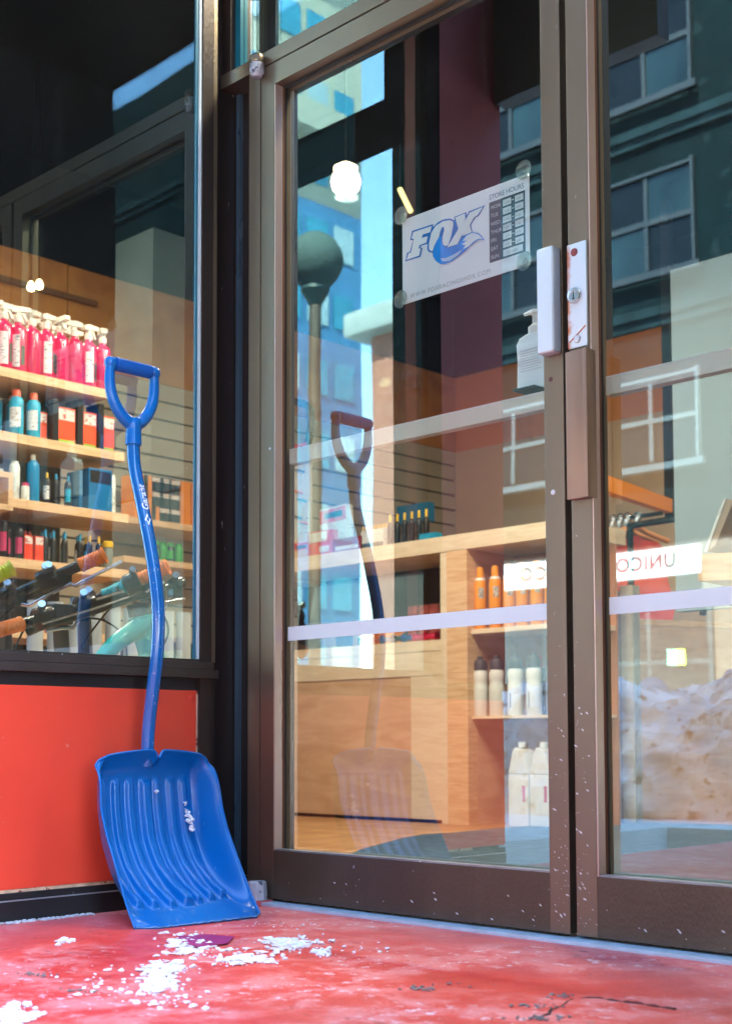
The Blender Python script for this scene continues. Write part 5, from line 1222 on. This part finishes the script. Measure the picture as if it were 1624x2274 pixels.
# cream tower and salmon building farther up the street
YT = -30.0
xr_ = rp(800, 300, -39).x; xl_ = rp(520, 300, YT).x
tw_ = thing('cream_tower', 'tall cream apartment tower with blue glass bays up the street', 'building', ((xr_ - 14), YT - 6, -.02))
creamw = mat('cream_render', (0.26, 0.26, 0.21), .8, 0, .05, .3, .1, 3); bluegl = mat('blue_bay', (0.02, 0.16, 0.24), .15, 0, .2, .4, spec=.8)
build('wall', MB().box(xr_ - 34, xr_, -39, -29, 23.5, 48), creamw, tw_)
build('lower_wall', MB().box(xr_ - 34, xr_ - .02, -39, -29, -.02, 23.499), mat('blue_tinted_wall', (0.03, 0.12, 0.24), .4, 0, .15, .3, spec=.5), tw_)  # blue tint of the reflection is put into this wall's colour
for lv in range(15):
    z = 2.0 + lv * 3.05
    if lv % 3 == 2 and lv > 6: build('balcony', MB().box(xr_ + .001, xr_ + 1.0, -38.5, -29.5, z - .25, z + .9), creamw, tw_)
    for k in range(6):
        yw = -38.4 + k * 1.55
        build('window', MB().box(xr_ + .001, xr_ + .06, yw, yw + 1.15, z + .95, z + 2.45), bluegl if (k + lv) % 3 else mat('pale_pane', (.22, .30, .33), .2), tw_)
xs = rp(825, 800, -26).x; zs1 = rp(840, 748, -26).z
sb = thing('salmon_building', 'low salmon coloured building with a white cornice beside the tower', 'building', (xs + 4, -30, -.02))
build('wall', MB().box(xs, xs + 9, -34, -26, -.02, zs1), mat('salmon_render', (0.26, 0.10, 0.07), .8, 0, .06, .5), sb)
build('cornice', MB().box(xs - .7, xs + 9.5, -34.5, -25.4, zs1 + .001, zs1 + .75), mat('cornice_white', (0.26, 0.27, 0.26), .7), sb, bevel=.15)
for lv in range(4):
    for k in range(3):
        x0 = xs + 1.0 + k * 2.7; z0 = zs1 - 3.0 - lv * 3.1
        f = build('window', MB().box(x0, x0 + 1.7, -25.999, -25.93, z0, z0 + 1.8), frame_w, sb)
        build('pane', MB().box(x0 + .15, x0 + 1.55, -25.929, -25.92, z0 + .15, z0 + .85).box(x0 + .15, x0 + 1.55, -25.929, -25.92, z0 + .95, z0 + 1.65), mat('pale_pane', (0,) * 3), f)

# globe street lamp
YL_ = -5.3
lc = rp(697, 578, YL_); rr = (rp(697, 517, YL_).z - rp(697, 640, YL_).z) / 2
sl = thing('street_lamp', 'street lamp with a big dull globe on a dark post by the kerb', 'street lamp', (lc.x, lc.y, -.14))
build('globe', MB().lathe([(0, rr), (rr * .35, rr * .94), (rr * .7, rr * .71), (rr * .94, rr * .34), (rr, 0), (rr * .95, -rr * .32), (rr * .80, -rr * .62), (rr * .6, -rr * .84), (rr * .45, -rr * .98)], lc, 28), mat('globe_dull', (0.045, 0.07, 0.065), .9, 0, .1, 6), sl, smooth=True)
build('collar', MB().lathe([(rr * .50, -rr * .981), (rr * .52, -rr * 1.1), (rr * .36, -rr * 1.35), (rr * .26, -rr * 1.55), (rr * .22, -rr * 1.62), (.0, -rr * 1.62)], lc, 20), mat('lamp_iron', (0.015, 0.035, 0.035), .5), sl, smooth=True)
build('post', MB().lathe([(.085, -lc.z - .14), (.085, -lc.z + .5), (.055, -lc.z + .6), (.05, -rr * 1.63), (0, -rr * 1.63)], lc, 18), mat('lamp_post_brown', (0.07, 0.045, 0.03), .6), sl, smooth=True)

# snow bank along the kerb
def bank(u, v):
    x = -6.5 + u * 9.0; s = v * math.pi
    prof = .80 + .22 * noise.noise(Vector((x * .9, 0, 3))) + .10 * noise.noise(Vector((x * 3.1, 0, 1)))
    if x > 1.4: prof *= max(.05, 1 - (x - 1.4) / 1.2)
    c = -4.6 + .1 * noise.noise(Vector((x * .7, 5, 0)))
    y = c + math.cos(s) * .72; z = -.02 + math.sin(s) ** .8 * prof
    p = Vector((x, y, z))
    f = .11 * noise.fractal(p * 2.2, .8, 2.1, 6) + .03 * noise.fractal(p * 11, .8, 2.1, 4)
    return p + Vector((0, math.cos(s), math.sin(s))) * f
o = build('snow_bank', MB().grid(bank, 420, 90), snowd, smooth=True); struct(o)
